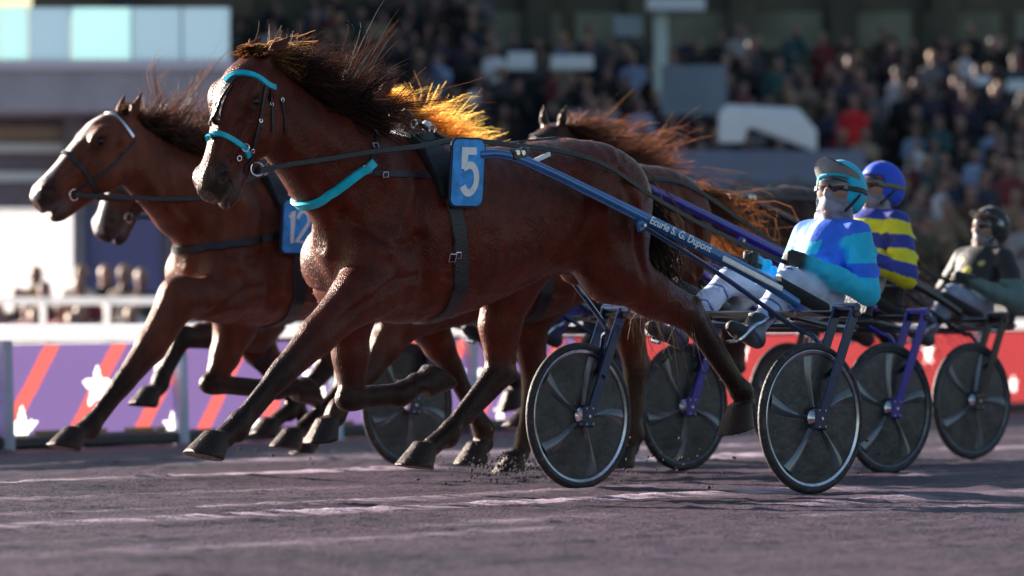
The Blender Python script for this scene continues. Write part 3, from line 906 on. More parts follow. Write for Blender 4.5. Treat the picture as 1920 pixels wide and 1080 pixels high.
def sheet():
    us = np.concatenate([np.arange(T0, 16, .028), np.arange(16, T1, .07)]); hs = np.linspace(0, 1, 48)
    U, H_ = np.meshgrid(us, hs, indexing='ij')
    zt = .70 + .13 * np.clip(U / RL, 0, 1)
    Z = .085 + (zt - .085) * H_
    w = .006 * np.sin(U * 2.1) * np.sin(H_ * 3)
    X = RA.x + RD.x * U + RN.x * w; Y = RA.y + RD.y * U + RN.y * w
    V = np.stack([X, Y, Z], 2).reshape(-1, 3); k = len(hs)
    i = np.arange(len(V)).reshape(U.shape)
    Q = np.stack([i[:-1, :-1], i[1:, :-1], i[1:, 1:], i[:-1, 1:]], 2).reshape(-1, 4)
    uc = V[Q].mean(1); Uc = U.reshape(-1)[Q].mean(1); Zc = uc[:, 2]
    mi = np.where(Uc > red_t, 1, 0)
    stripe = ((Uc - (Zc - .1) * 1.45) % 1.30 < .30) & (Uc < red_t); mi[stripe] = 4
    for tb in tabs: mi[(np.abs(Uc - tb) < .3) & (Zc < .125)] = 3
    for (u, z, r) in stars:
        du, dz = (Uc - u) / 1.9, Zc - z
        a = np.arctan2(du, dz); rr = np.hypot(du, dz)
        ph = np.abs(((a / (2 * np.pi / 5)) + .5) % 1 - .5) * 2            # 0 at a point, 1 in a notch
        mi[rr < r * (.45 + .55 * (1 - ph) ** 1.6)] = 2
    o = mesh_np("printed_sheet", V, Q, M['lavender'], ban)
    for m in ('coral', 'star', 'yellow_tab', 'orange'): o.data.materials.append(M[m])
    o.data.polygons.foreach_set("material_index", mi.astype(np.int32))
    rl(o)
sheet()

# ------------------------------------------------------------------ grandstand
M['concrete'] = mat("grey_concrete", (.20, .20, .235), .75, var=.12, scale=1.5, bump=.1, bscale=20)
M['pale_concrete'] = mat("pale_concrete", (.36, .35, .41), .7, var=.08, scale=2)
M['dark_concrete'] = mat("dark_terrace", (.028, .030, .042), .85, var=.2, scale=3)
M['olive'] = mat("olive_wall", (.17, .175, .125), .7, var=.25, scale=.8)
M['brown'] = mat("dark_brown_panel", (.075, .068, .045), .7, var=.3, scale=1)
M['road'] = mat("grey_blue_ramp", (.13, .14, .19), .7, var=.15, scale=.7)
def PX(px, Y): return (px - 960) / FPX * Y
def PZ(py, Y): return CAMZ + (HORIZON - py) / FPX * Y
NR = 17
def row_y(i): return 122.0 + 1.2 * i
def row_z(i): return 1.02 + .305 * i
gs = empty("grandstand", (2, 121, 0))
tag(gs, "large shaded grandstand with stepped terraces full of spectators", "grandstand")
def gl_(o): o.location = (-2, -121, 0); return o
mb = MB()
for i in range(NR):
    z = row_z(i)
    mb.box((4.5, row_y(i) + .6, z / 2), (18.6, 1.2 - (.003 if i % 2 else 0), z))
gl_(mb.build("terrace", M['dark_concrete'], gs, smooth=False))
Yb = row_y(13) + 5.2
mb = MB(); mb.box((3.6, Yb + .25, 4.5), (20.6, .5, 9.0)); gl_(mb.build("back_wall", M['brown'], gs, smooth=False))  # raised above the view so that its shade covers the crowd
for k in range(7):
    mb = MB(); x = PX(980 + k * 165, Yb); mb.box((x, Yb - .06, PZ(60, Yb)), (1.42, .12, .75), bev=.03); gl_(mb.build("wall_panel", M['olive'], gs))
for k in range(5):
    x = PX(1010 + k * 190, Yb); mb = MB(); mb.box((x, Yb - .3, PZ(30, Yb)), (.55, .3, 1.3), bev=.05); gl_(mb.build("wall_pier", M['brown'], gs))
mb = MB(); mb.box((-6.3, 131, 5.5), (.3, 26, 11.0)); gl_(mb.build("shade_wall", M['dark_concrete'], gs, smooth=False))  # unseen wall added to keep the low sun off the crowd
def panel(name, px0, px1, py0, py1, Y, th, m, bev=.0):
    mb = MB(); x0, x1, z0, z1 = PX(px0, Y), PX(px1, Y), PZ(py1, Y), PZ(py0, Y)
    mb.box(((x0 + x1) / 2, Y + th / 2, (z0 + z1) / 2), (x1 - x0, th, z1 - z0), bev=bev)
    return gl_(mb.build(name, m, gs, smooth=bev > 0))
M['sign_white'] = mat("pale_sign", (.70, .78, .84), .4)
panel("entrance_wall", 1240, 1362, 122, 215, 126.2, .2, mat("pale_blue_wall", (.16, .22, .29), .6, var=.12, scale=1))
panel("stair_wall", 1060, 1160, 205, 300, 124.8, .15, M['concrete'])
for (a, b, c, d_, Y) in ((1032, 1112, 104, 131, 128.5), (950, 1002, 98, 132, 129.2), (1826, 1856, 142, 160, 131), (1888, 1925, 150, 172, 131)):
    panel("handrail_board", a, b, c, d_, Y, .08, M['sign_white'], .02)
pv = empty("commentary_booth", (PX(1260, 134), 134, 0))
tag(pv, "pale booth with a white flat canopy on a slim column, high in the stand", "booth")
def pvb(name, a, b, c, d_, Y, th, m):
    mb = MB(); x0, x1, z0, z1 = PX(a, Y), PX(b, Y), PZ(d_, Y), PZ(c, Y)
    mb.box(((x0 + x1) / 2, Y + th / 2, (z0 + z1) / 2), (x1 - x0, th, z1 - z0), bev=.02)
    o = mb.build(name, m, pv); o.location = (-pv.location.x, -pv.location.y, 0)
pvb("canopy", 1214, 1322, -4, 20, 133.5, 1.2, M['sign_white'])
pvb("column", 1226, 1252, 20, 205, 133.8, .3, mat("pale_column", (.50, .62, .60), .5))
pvb("counter", 1150, 1206, 30, 70, 134, .5, mat("counter_front", (.25, .34, .38), .5))

# service ramp in front of the stand and what is parked on it
mb = MB(); Yr = 117.0
vs = [(PX(1255, Yr), Yr, 0), (PX(1640, Yr), Yr, 0), (PX(1640, Yr), Yr, PZ(425, Yr)), (PX(1255, Yr), Yr, PZ(425, Yr)),
      (PX(1255, Yr), Yr + 5.0, 0), (PX(1640, Yr), Yr + 5.0, 0), (PX(1620, Yr + 5), Yr + 5.0, PZ(282, Yr + 5)), (PX(1262, Yr + 5), Yr + 5.0, PZ(282, Yr + 5))]
mb.add(vs, [(0, 1, 2, 3), (3, 2, 6, 7), (0, 3, 7, 4), (1, 5, 6, 2), (4, 7, 6, 5)])
o = mb.build("service_ramp", M['road'], smooth=False); tag(o, "grey blue sloping service ramp in front of the stand", "ramp")
mb = MB()
grs = np.random.default_rng(9)
M['verge'] = mat("dry_grass", (.10, .085, .03), .9, var=.5, scale=5)
Yq = 119.0; zq = PZ(425, Yr) + (PZ(282, Yr + 5) - PZ(425, Yr)) * (Yq - Yr) / 5
tr = empty("covered_trailer", (PX(1440, Yq), Yq, 0))
tag(tr, "bright white tarpaulin draped over a low trailer on the service ramp", "trailer")
def tarp():
    N, K = 24, 9
    x0, x1 = PX(1350, Yq), PX(1532, Yq)
    z0 = PZ(285, Yq); zt = PZ(193, Yq)
    vs, fs = [], []
    for i in range(N + 1):
        s_ = i / N; x = x0 + (x1 - x0) * s_
        top = zt - .08 * s_ - .15 * max(0, .08 - s_) / .08 - .55 * max(0, s_ - .82) / .18 * .6
        hem = PZ(265, Yq) if s_ < .26 else (PZ(238, Yq) if s_ < .36 else PZ(238 + 42 * (s_ - .36) / .64, Yq))
        for k in range(K):
            a = math.pi * k / (K - 1); c = math.cos(a)
            y = Yq + .55 + (-.5 * c) + .03 * math.sin(9 * s_ + k)
            z = hem + (top - hem) * math.sin(a) ** .45
            vs.append((x - tr.location.x, y - Yq, z))
    for i in range(N):
        for k in range(K - 1): fs.append((i * K + k, i * K + k + 1, (i + 1) * K + k + 1, (i + 1) * K + k))
    fs.append(tuple(range(K))); fs.append(tuple(N * K + k for k in range(K - 1, -1, -1)))
    mb = MB(); mb.add(vs, fs); mb.build("tarpaulin", translucent_mat("white_tarpaulin", (.95, .96, .97), .3), tr, angle=60)
    mb = MB(); mb.box((.1, .55, zq + .16), (1.35, .8, .12), bev=.02)
    for dx in (-.4, .45): mb.lathe([(0, -.06), (.15, -.06), (.15, .06), (0, .06)], (dx, .12, zq + .15), 'y', 20)
    mb.build("chassis", mat("grey_chassis", (.10, .11, .13), .5), tr)
tarp()

# ------------------------------------------------------------------ pavilion on the left
pa = empty("pavilion", (-7.2, 108, 0))
tag(pa, "pale concrete pavilion with a frosted glass balcony on the left", "pavilion")
YP = 108.0
def pab(name, a, b, c, d_, Y, th, m, bev=0.0):
    mb = MB(); x0, x1, z0, z1 = PX(a, Y), PX(b, Y), PZ(d_, Y), PZ(c, Y)
    mb.box(((x0 + x1) / 2 - pa.location.x, Y + th / 2 - 108, (z0 + z1) / 2), (x1 - x0, th, z1 - z0), bev=bev)
    return mb.build(name, m, pa, smooth=bev > 0)
M['glass'] = translucent_mat("frosted_glass", (.60, .80, .82), .6, .25)
M['glass2'] = translucent_mat("bluish_frosted_glass", (.46, .58, .66), .6, .25)
for (a, b, m) in ((-120, -2, 'glass'), (0, 52, 'glass'), (54, 132, 'glass2'), (134, 246, 'glass'), (248, 340, 'glass2'), (342, 431, 'glass2')):
    pab("balustrade_pane", a, b, 14, 114, YP, .04, M[m])
pab("balcony_slab", -160, 436, 118, 212, YP - .1, 4.0, M['pale_concrete'], .03)
pab("slab_lip", -160, 437, 112, 130, YP - .16, .06, mat("white_lip", (.66, .64, .74), .5))
pab("ground_floor_wall", -160, 420, 210, 660, YP + 2.2, .3, mat("mauve_wall", (.20, .175, .225), .7, var=.1))
pab("window_band", -30, 112, 236, 262, YP + 2.12, .06, mat("tan_window", (.34, .27, .22), .3))
pab("cornice", -160, 132, 268, 286, YP + 2.05, .14, M['sign_white'])
pab("cornice", -160, 108, 322, 340, YP + 2.05, .14, M['sign_white'])
pab("pillar", 118, 158, 212, 660, YP + 1.6, .4, M['concrete'])
pab("blue_panel", 150, 300, 395, 660, YP + 2.0, .1, mat("blue_panel", (.11, .125, .32), .5))
pab("upper_wall", 60, 470, -40, 30, YP + 12, .2, M['brown'])
tn = empty("glare_sheet", (PX(40, 104), 104, 0))  # translucent sheet added so backlight makes the bright area behind the spectators
tag(tn, "bright white translucent sheet added for the glare at the far left behind the spectators", "glare_sheet")
M['glare_cloth'] = translucent_mat("white_glare_cloth", (.95, .93, .94), .65)
mb = MB(); x0, x1 = PX(-140, 104), PX(136, 104); zt = PZ(398, 104)
N = 30; vs = []; fs = []
for i in range(N + 1):
    x = x0 + (x1 - x0) * i / N - tn.location.x; y = .008 * math.sin(i * 1.9)
    vs += [(x, y, 0), (x, y, zt), (x, y + .03, zt), (x, y + .03, 0)]
for i in range(N):
    for j in range(4): fs.append((4 * i + j, 4 * i + (j + 1) % 4, 4 * i + 4 + (j + 1) % 4, 4 * i + 4 + j))
mb.add(vs, fs); mb.build("glare_sheet_face", M['glare_cloth'], tn)
mb = MB(); mb.box(((x0 + x1) / 2 - tn.location.x, 0, zt + .03), (x1 - x0, .12, .06)); mb.build("glare_sheet_beam", M['white_rail'], tn, smooth=False)
# ------------------------------------------------------------------ horse tack shared by all
def crest(h, n, seed, x0=2.12, x1=None):
    g = np.random.default_rng(seed)
    x1 = h.P[0] - .03 if x1 is None else x1
    out = []
    for i in range(n):
        t = (i + g.uniform(0, 1)) / n
        x = x0 + (x1 - x0) * t
        hit = h.bvh.ray_cast(Vector((x, g.normal() * .012, 2.6)), Vector((0, 0, -1)))
        if hit[0] is None: continue
        out.append((t, (hit[0].x, hit[0].y, hit[0].z - .012), 1 if g.uniform() < .55 else -1))
    return out

def mane(h, c0, c1, L=.30, n=150, per=18, up=.85, back=.6, seed=3, wid=.0028, side=.2, fall=.35, m='hair', x0=2.12):
    st = clumps(crest(h, n, seed, x0), lambda t, y: (-back, side * y, up * (.55 + .45 * t)), lambda t, y: (-.42, .08 * y, -fall), lambda t: L * (.55 + .55 * math.sin(math.pi * min(1, .15 + t * .85))), per, .008, seed)
    # under layer lying against the near side of the neck
    st += clumps([(t, p, 1) for t, p, y in crest(h, n // 2, seed + 1, x0)], lambda t, y: (-.75, .30, .25), lambda t, y: (-.35, .05, -.45), lambda t: L * .75, per, .010, seed + 1)
    return hair("mane", h.root, st, c0, c1, wid, seed=seed, m=m)

def tail(h, c0, c1, d=(-.45, 0, -.1), b=(-.1, 0, -.62), L=.8, seed=5, n=70, per=18, wid=.003):
    g = np.random.default_rng(seed)
    roots = [(0, (.49 + g.normal() * .012, g.normal() * .022, 1.50 + g.normal() * .02), 1) for _ in range(n)]
    st = clumps(roots, lambda t, y: d, lambda t, y: b, lambda t: L, per, .01, seed, .13, .10)
    return hair("tail", h.root, st, c0, c1, wid, seg=11, seed=seed)

def forelock(h, c0, c1, seed=8, L=.2):
    g = np.random.default_rng(seed)
    roots = []
    for _ in range(36):
        roots.append((0, tuple(h.hp(-.03 + g.uniform(0, .07), .085 + g.uniform(-.01, .03), g.normal() * .04)), 1))
    st = clumps(roots, lambda t, y: (-.92, .12, .22), lambda t, y: (-.2, .05, -.16), lambda t: L, 14, .005, seed, .16, .12)
    return hair("forelock", h.root, st, c0, c1, .0026, seed=seed, m='gold_hair')

def eyes(h):
    for y in (1, -1):
        mb = MB(); c = h.hp(.240, .074, .112 * y)
        mb.ball(c, .026, 24, 18)
        mb.build("eye", M['eye'], h.root, angle=180)

def girth_loop(h, xa=1.89, za=1.45, xb=1.79, zb=.83):
    c = Vector(((xa + xb) / 2, 0, (za + zb) / 2))
    u = Vector((xa - xb, 0, za - zb)).normalized()
    return h.radial(c, u, Vector((0, 1, 0)), 64)

def rounded_panel(h, cx, cz, w, hgt, r, y0, lean, name, mats, parent, th=.012):
    """flat cloth plate hanging on the near flank: returns the plate and its frame of axes"""
    ex = Vector((-1, 0, 0)); ez = Vector((0, -math.sin(lean), math.cos(lean)))
    ny = ez.cross(-ex) if (ez.cross(-ex)).y > 0 else -(ez.cross(-ex))
    o = Vector((cx, y0, cz))
    def outline(w, hgt, r, n=7):
        pts = []
        for (sx, sz, a0) in ((1, 1, 0), (-1, 1, 90), (-1, -1, 180), (1, -1, 270)):
            for k in range(n + 1):
                a = R(a0 + 90 * k / n)
                pts.append((sx * (w / 2 - r) + r * math.cos(a), sz * (hgt / 2 - r) + r * math.sin(a)))
        return pts
    def at(a, b, d=0.0):
        return o + ex * a + ez * b + ny * (d - .10 * (a / .2) ** 2 * .2 - .04 * (b / .3) ** 2)
    def plate(w, hgt, r, d0, d1, nm, m, par):
        ol = outline(w, hgt, r); k = len(ol); mb = MB()
        vs, fs = [], []
        rings = (1.0, .75, .5, .25)
        for d in (d1,):
            for q in rings:
                vs += [at(a * q, b * q, d) for a, b in ol]
            vs.append(at(0, 0, d))
        for i in range(3):
            for j in range(k): fs.append((i * k + j, i * k + (j + 1) % k, (i + 1) * k + (j + 1) % k, (i + 1) * k + j))
        for j in range(k): fs.append((3 * k + j, 3 * k + (j + 1) % k, 4 * k))
        b = len(vs); vs += [at(a, bb, d0) for a, bb in ol]
        for j in range(k): fs.append((j, b + j, b + (j + 1) % k, (j + 1) % k))
        fs.append(tuple(b + j for j in range(k)))
        mb.add(vs, fs); return mb.build(nm, m, par, angle=35)
    p = plate(w, hgt, r, 0, th, name, mats[0], parent)
    plate(w * .9, hgt * .945, r * .8, th * .5, th + .004, "face_panel", mats[1], p)
    return p, at, th + .008

def strokes(name, parent, lines, w, at, d, m, th=.003):
    """numeral or letter drawn as flat strokes of even width"""
    mb = MB()
    for ln in lines:
        P = [Vector((q[0], q[1], 0)) for q in ln]
        vs = []
        for i in range(len(P)):
            a, b = P[max(i - 1, 0)], P[min(i + 1, len(P) - 1)]
            t = (b - a).normalized(); nn = Vector((-t.y, t.x, 0))
            k = 1.0
            if 0 < i < len(P) - 1:
                t1 = (P[i] - P[i - 1]).normalized(); k = 1 / max(.5, abs(Vector((-t1.y, t1.x, 0)).dot(nn)))
            for sgn in (1, -1):
                q = P[i] + nn * (w / 2 * k * sgn)
                vs += [at(q.x, q.y, d), at(q.x, q.y, d - th)]
        fs = []
        for i in range(len(P) - 1):
            a = i * 4; b = a + 4
            fs += [(a, b, b + 2, a + 2), (a, a + 1, b + 1, b), (a + 2, b + 2, b + 3, a + 3)]
        mb.add(vs, fs)
    return mb.build(name, m, parent, smooth=False)

def arc(cx, cy, rx, ry, a0, a1, n=18):
    return [(cx + rx * math.cos(R(a0 + (a1 - a0) * k / n)), cy + ry * math.sin(R(a0 + (a1 - a0) * k / n))) for k in range(n + 1)]

def fuzz(h, n=12000, seed=4):
    """short winter hairs standing off the coat"""
    me = h.body.data; g = np.random.default_rng(seed)
    V = np.zeros(len(me.vertices) * 3, np.float32); me.vertices.foreach_get("co", V); V = V.reshape(-1, 3)
    N = np.zeros(len(me.vertices) * 3, np.float32); me.vertices.foreach_get("normal", N); N = N.reshape(-1, 3)
    C = np.zeros(len(me.vertices) * 4, np.float32); me.color_attributes["Col"].data.foreach_get("color", C); C = C.reshape(-1, 4)[:, :3]
    ix = g.choice(len(V), n)
    p, nr, c = V[ix] - N[ix] * .001, N[ix], C[ix]
    lie = np.stack([np.full(n, -.9), g.normal(size=n) * .25, np.full(n, -.55) + g.normal(size=n) * .2], 1)
    d = nr * .75 + lie * .55 + g.normal(size=(n, 3)) * .12; d /= np.linalg.norm(d, axis=1)[:, None]
    L = g.uniform(.006, .015, n)[:, None]
    sd = np.cross(d, g.normal(size=(n, 3))); sd /= np.linalg.norm(sd, axis=1)[:, None]; sd *= .0011
    P = np.stack([p - sd, p + sd, p + d * L + sd * .2, p + d * L - sd * .2], 1).reshape(-1, 3)
    Q = np.arange(4 * n).reshape(-1, 4)
    return mesh_np("coat_hair", P, Q, M['hair'], h.root, np.clip(np.repeat(c * np.array((1.7, 1.6, 1.4)), 4, 0), 0, 1))

# ------------------------------------------------------------------ horse number 5
FR1 = Fr((.870, 35.395))
h1 = Horse(FR1, .0088, (.082, .0115, .0055), BLACK, LEGS1, P=(2.845, 1.965), d=(.545, -.84), yaw=R(9), name="race_horse")
tag(h1.root, "big bay horse wearing the blue number 5 cloth, closest to the camera with turquoise bridle", "horse", "trotting horses in the race")
eyes(h1)
mane(h1, (.005, .004, .004), (.085, .032, .018), L=.245, n=190, per=20, seed=3, up=1.0, back=.45, x0=2.20)
tail(h1, (.012, .008, .007), (.05, .025, .015), d=(-.22, .04, -.35), b=(.03, 0, -.35), L=.50, seed=5)
forelock(h1, (.05, .018, .007), (.50, .25, .08))

def tack1(h):
    br = MB()
    p = h.path([(497, 163), (492, 190), (487, 225), (478, 262), (470, 300), (468, 318)])
    strap(br, p, .016)
    strap(br, h.path([(527, 187), (531, 215), (534, 246)]), .014)
    strap(br, h.path([(507, 166), (508, 195), (510, 248)]), .012)
    strap(br, h.path([(442, 142), (428, 160), (414, 182), (404, 210), (394, 232)]), .026)
    strap(br, h.path([(436, 160), (425, 178), (415, 205), (414, 224)]), .010)
    strap(br, h.path([(470, 300), (460, 312), (458, 324)]), .014)
    bo = br.build("bridle", M['black_leather'], h.root)
    mb = MB(); strap(mb, h.path([(422, 153), (436, 141), (456, 137), (482, 144), (503, 159), (515, 164)]), .028, .006); mb.build("browband", M['turq'], bo)
    mb = MB(); strap(mb, h.path([(386, 260), (398, 253), (412, 251), (428, 257), (446, 268), (460, 280), (466, 294)]), .026, .006); mb.build("noseband", M['turq'], bo)
    for (px, py, r) in ((479, 317, .031), (493, 318, .022), (457, 277, .017)):
        mb = MB(); q, nn = h.cast(px, py, .10)
        ring(mb, q + Vector((0, .012, 0)), (.5, 1, .1), r, .0038); mb.build("bit_ring", M['steel'], bo)
    for (px, py, r) in ((507, 196, .010), (527, 188, .011), (487, 226, .009), (472, 283, .010), (447, 297, .012), (408, 198, .013)):
        mb = MB(); q, nn = h.cast(px, py, .10)
        ring(mb, q + nn * .008, nn, r, .0028, n=8); mb.build("buckle", M['steel'], bo)
    # harness
    hs = MB()
    g = girth_loop(h)
    strap(hs, g, .085, .007, .006, closed=True)
    bp = h.path([(690, 322), (740, 326), (800, 330), (856, 335)])
    strap(hs, bp, .032); strap(hs, mirror(bp), .032)
    strap(hs, h.path([(704, 246), (707, 262), (702, 284), (694, 312)]), .020)
    bk = h.radial(Vector((1.3, 0, 1.35)), Vector((1, 0, .62)), Vector((0, 0, 1)), 6) if False else []
    pts = []
    for k in range(24):
        x = 1.86 - k / 23 * 1.32
        hit = h.bvh.ray_cast(Vector((x, 0, 2.4)), Vector((0, 0, -1)))
        if hit[0] is not None: pts.append((hit[0], hit[1]))
    strap(hs, pts, .026)
    ho = hs.build("harness", M['black_leather'], h.root)
    # the pad over the withers
    pad = MB(); loop = [q for q in g if q[0].z > 1.38]
    loop.sort(key=lambda q: q[0].y)
    strap(pad, loop, .15, .022, .012)
    for y in (.10, -.10, 0):
        hit = h.bvh.ray_cast(Vector((1.90, y, 2.4)), Vector((0, 0, -1)))
        pad.box(hit[0] + Vector((0, 0, .035)), (.10, .05, .05), bev=.012)
    po = pad.build("saddle_pad", M['black_leather'], ho)
    for (x, y) in ((1.86, .11), (1.93, .06), (1.90, -.05), (1.88, -.11)):
        hit = h.bvh.ray_cast(Vector((x, y, 2.4)), Vector((0, 0, -1)))
        mb = MB(); ring(mb, hit[0] + Vector((0, 0, .075)), (1, 0, .2), .02, .0045); mb.build("terret", M['steel'], ho)
    # pull-down cords over the withers
    mb = MB()
    for (a, b) in (((730, 214), (845, 272)), ((756, 206), (836, 262))):
        pa, pb = h.fr.loc(*a, -.02), h.fr.loc(*b, .06)
        mb.tube(spline([pa, pa.lerp(pb, .5) + Vector((0, 0, -.012)), pb]), .012)
    mb.build("side_cord", M['black_leather'], ho)
    mb = MB(); mb.ball(h.fr.loc(722, 216, 0), .018); mb.build("toggle", M['white_print'], ho)
    mb = MB(); mb.ball(h.fr.loc(800, 236, 0), .026); mb.build("toggle", M['white_print'], ho)
    mb = MB(); q0, _ = h.cast(686, 317); f0 = h.fr.loc(562, 392, 0.0)
    cc = Vector((q0.x - .10, 0, q0.z)); uu = Vector((f0.x - q0.x, 0, f0.z - q0.z)).normalized(); cc.z = q0.z - uu.z / uu.x * .10
    st = h.radial(cc, uu, Vector((0, 1, 0)), 40, R(-68), R(68), 1.2)
    strap(mb, st, .042, .009, .008)
    bs = mb.build("breast_strap", M['turq'], ho)
    q, nn = h.cast(688, 316); mb = MB(); ring(mb, q + nn * .01, nn, .022, .004); mb.build("strap_ring", M['steel'], bs)
    for (px, py, r) in ((702, 276, .018), (722, 327, .016), (845, 482, .026), (856, 478, .02), (702, 252, .012)):
        q, nn = h.cast(px, py); mb = MB(); ring(mb, q + nn * .016, nn, r, .0034, n=4); mb.build("buckle", M['steel'], ho)
    mb = MB(); q, nn = h.cast(857, 384)
    mb.box(q + Vector((0, .02, 0)), (.06, .006, .022), bev=.002); mb.build("care_tag", M['white_print'], ho)
    # number cloth
    a, b = h.fr.loc(848, 324, .345), h.fr.loc(913, 324, .345)
    cx, w = (a.x + b.x) / 2, abs(a.x - b.x)
    zt, zb = h.fr.loc(881, 258, .34).z, h.fr.loc(881, 389, .36).z
    p, at, d = rounded_panel(h, cx, (zt + zb) / 2, w, zt - zb, .045, .335, R(-4), "number_cloth", (M['navy_cloth'], M['blue_cloth']), h.root, th=.007)
    k = .5 * (zt - zb)
    five = [[(.040, .62 * k), (-.034, .62 * k), (-.040, .10 * k)] , [(-.044, .13 * k)] + [(-.02, .20 * k)] + arc(-.002, -.18 * k, .046, .40 * k, 95, -150, 20)]
    strokes("numeral", p, five, .034, at, d, M['white_print'])
    return ho
har1 = tack1(h1)
def whiskers(h, n=46, seed=6):
    g = np.random.default_rng(seed); st = []
    for _ in range(n):
        c = h.hp(g.uniform(.60, .69), g.uniform(-.14, .0), 0); hit = h.bvh.ray_cast(h.hp(.62, -.06, .3), (h.hp(g.uniform(.58, .69), g.uniform(-.15, .01), 0) - h.hp(.62, -.06, .3)).normalized())
        if hit[0] is None: continue
        d = np.array(hit[1]) + np.array((.3, 0, -.5)) + g.normal(size=3) * .3
        st.append((np.array(hit[0]), np.zeros(3), d, np.array((0, 0, -.2)), np.zeros(3), 0.0, g.uniform(.02, .05), 1.0))
    return hair("whiskers", h.root, st, (.03, .02, .015), (.20, .13, .09), .0011, 5, seed=seed)
whiskers(h1)
fuzz(h1)
# ------------------------------------------------------------------ sulkies
M['disc'] = mat("grey_wheel_disc", (.038, .040, .045), .40, .2, var=.3, scale=9, bump=.15, bscale=30, dirt=(.020, .021, .024))
def splashed(m, col, amount=.56, sc=34.0):
    """dried sand spattered over a surface"""
    nt = m.node_tree; b = nt.nodes["Principled BSDF"]; inp = b.inputs["Base Color"]
    tc = nt.nodes.new("ShaderNodeTexCoord"); n = nt.nodes.new("ShaderNodeTexNoise"); n.inputs["Scale"].default_value = sc; n.inputs["Detail"].default_value = 7; n.inputs["Roughness"].default_value = .7
    nt.links.new(tc.outputs["Object"], n.inputs["Vector"])
    r = nt.nodes.new("ShaderNodeMapRange"); r.inputs[1].default_value = amount; r.inputs[2].default_value = amount + .12; nt.links.new(n.outputs["Fac"], r.inputs[0])
    mx = nt.nodes.new("ShaderNodeMix"); mx.data_type = 'RGBA'; nt.links.new(r.outputs[0], mx.inputs[0])
    if inp.is_linked: nt.links.new(inp.links[0].from_socket, mx.inputs[6])
    else: mx.inputs[6].default_value = inp.default_value[:]
    mx.inputs[7].default_value = (*col, 1); nt.links.new(mx.outputs[2], inp)
splashed(M['disc'], (.10, .085, .085), .58)
splashed(M['coat'], (.13, .085, .07), .66, 60.0)
M['blade'] = mat("wheel_blade", (.13, .14, .16), .25, .55, var=.2, scale=10)
M['rim'] = mat("alloy_rim", (.55, .57, .62), .24, .9, var=.15, scale=20)
M['rim_dark'] = mat("dark_alloy_rim", (.10, .105, .12), .32, .7, var=.2, scale=20)
M['tyre'] = mat("rubber_tyre", (.018, .018, .021), .62, bump=.3, bscale=80, var=.4, scale=15)
splashed(M['tyre'], (.09, .07, .075), .54)
def paint(name, col): return mat(name, col, .22, .35, coat=.6, var=.12, scale=9)
M['navy_paint'] = paint("navy_paint", (.012, .035, .10))
M['blue_paint'] = paint("blue_paint", (.025, .13, .34))
M['violet_paint'] = paint("violet_paint", (.035, .03, .30))
M['black_paint'] = paint("black_paint", (.014, .015, .02))
M['foam'] = mat("black_foam_grip", (.012, .012, .013), .85, bump=.5, bscale=200)
M['vinyl'] = mat("black_vinyl_seat", (.015, .015, .017), .45, bump=.2, bscale=60)

def wheel(y, parent, rim, spin=0.0, holes=False):
    e = MB(); c = (0, y, .36)
    # tyre
    prof = [(.338 + .022 * math.cos(2 * math.pi * k / 12), .020 * math.sin(2 * math.pi * k / 12)) for k in range(12)]
    e.lathe(prof, c, 'y', 72, closed=True)
    t = e.build("wheel", M['tyre'], parent, angle=60)
    e = MB(); e.lathe([(.327, -.015), (.322, -.017), (.310, -.012), (.306, 0), (.310, .012), (.322, .017), (.327, .015)], c, 'y', 72)
    e.build("rim", rim, t)
    e = MB(); e.lathe([(.0, .016), (.05, .015), (.308, .006), (.308, -.006), (.05, -.015), (.0, -.016)], c, 'y', 64)
    e.build("disc", M['disc'], t)
    for k in range(5):
        e = MB()
        a0 = spin + 2 * math.pi * k / 5
        for sg in (1, -1):
            vs, fs = [], []
            N = 10
            for i in range(N + 1):
                s_ = i / N; r = .055 + (.298 - .055) * s_
                w = .010 + .036 * s_ ** 1.3
                bend = .12 * s_ * s_
                base = .0155 - .0095 * s_
                for (o, hgt) in ((-w, .0), (-w * .25, .016 * (1 - .35 * s_)), (w * .15, .017 * (1 - .35 * s_)), (w, .0)):
                    a = a0 + bend + o / r
                    vs.append((c[0] + r * math.cos(a), y + sg * (base - .001 + hgt), c[2] + r * math.sin(a)))
            for i in range(N):
                for j in range(3): fs.append((i * 4 + j, i * 4 + j + 1, i * 4 + j + 5, i * 4 + j + 4))
            e.add(vs, fs)
        e.build("blade", M['blade'], t, angle=50)
    e = MB(); e.lathe([(.0, .052), (.022, .052), (.026, .045), (.034, .03), (.044, .02), (.044, -.02), (.034, -.03), (.026, -.045), (.022, -.052), (.0, -.052)], c, 'y', 24)
    e.build("hub", M['steel'], t)
    return t

def bar(mb, a, b, w, d, mi=0):
    """rectangular tube from a to b, d thick across y"""
    mb.tube([a, b], [w * .7071] * 2, 4, mi, up=(1, 0.001, 0)) if False else None
    a, b = Vector(a), Vector(b); t = (b - a); L = t.length; t.normalize()
    q = t.to_track_quat('Z', 'Y').to_matrix()
    yv = Vector((0, 1, 0)); yv = (yv - t * yv.dot(t)).normalized(); xv = yv.cross(t)
    rot = Matrix((xv, yv, t)).transposed()
    mb.box((a + b) / 2, (w, d, L), rot, mi, bev=.006)

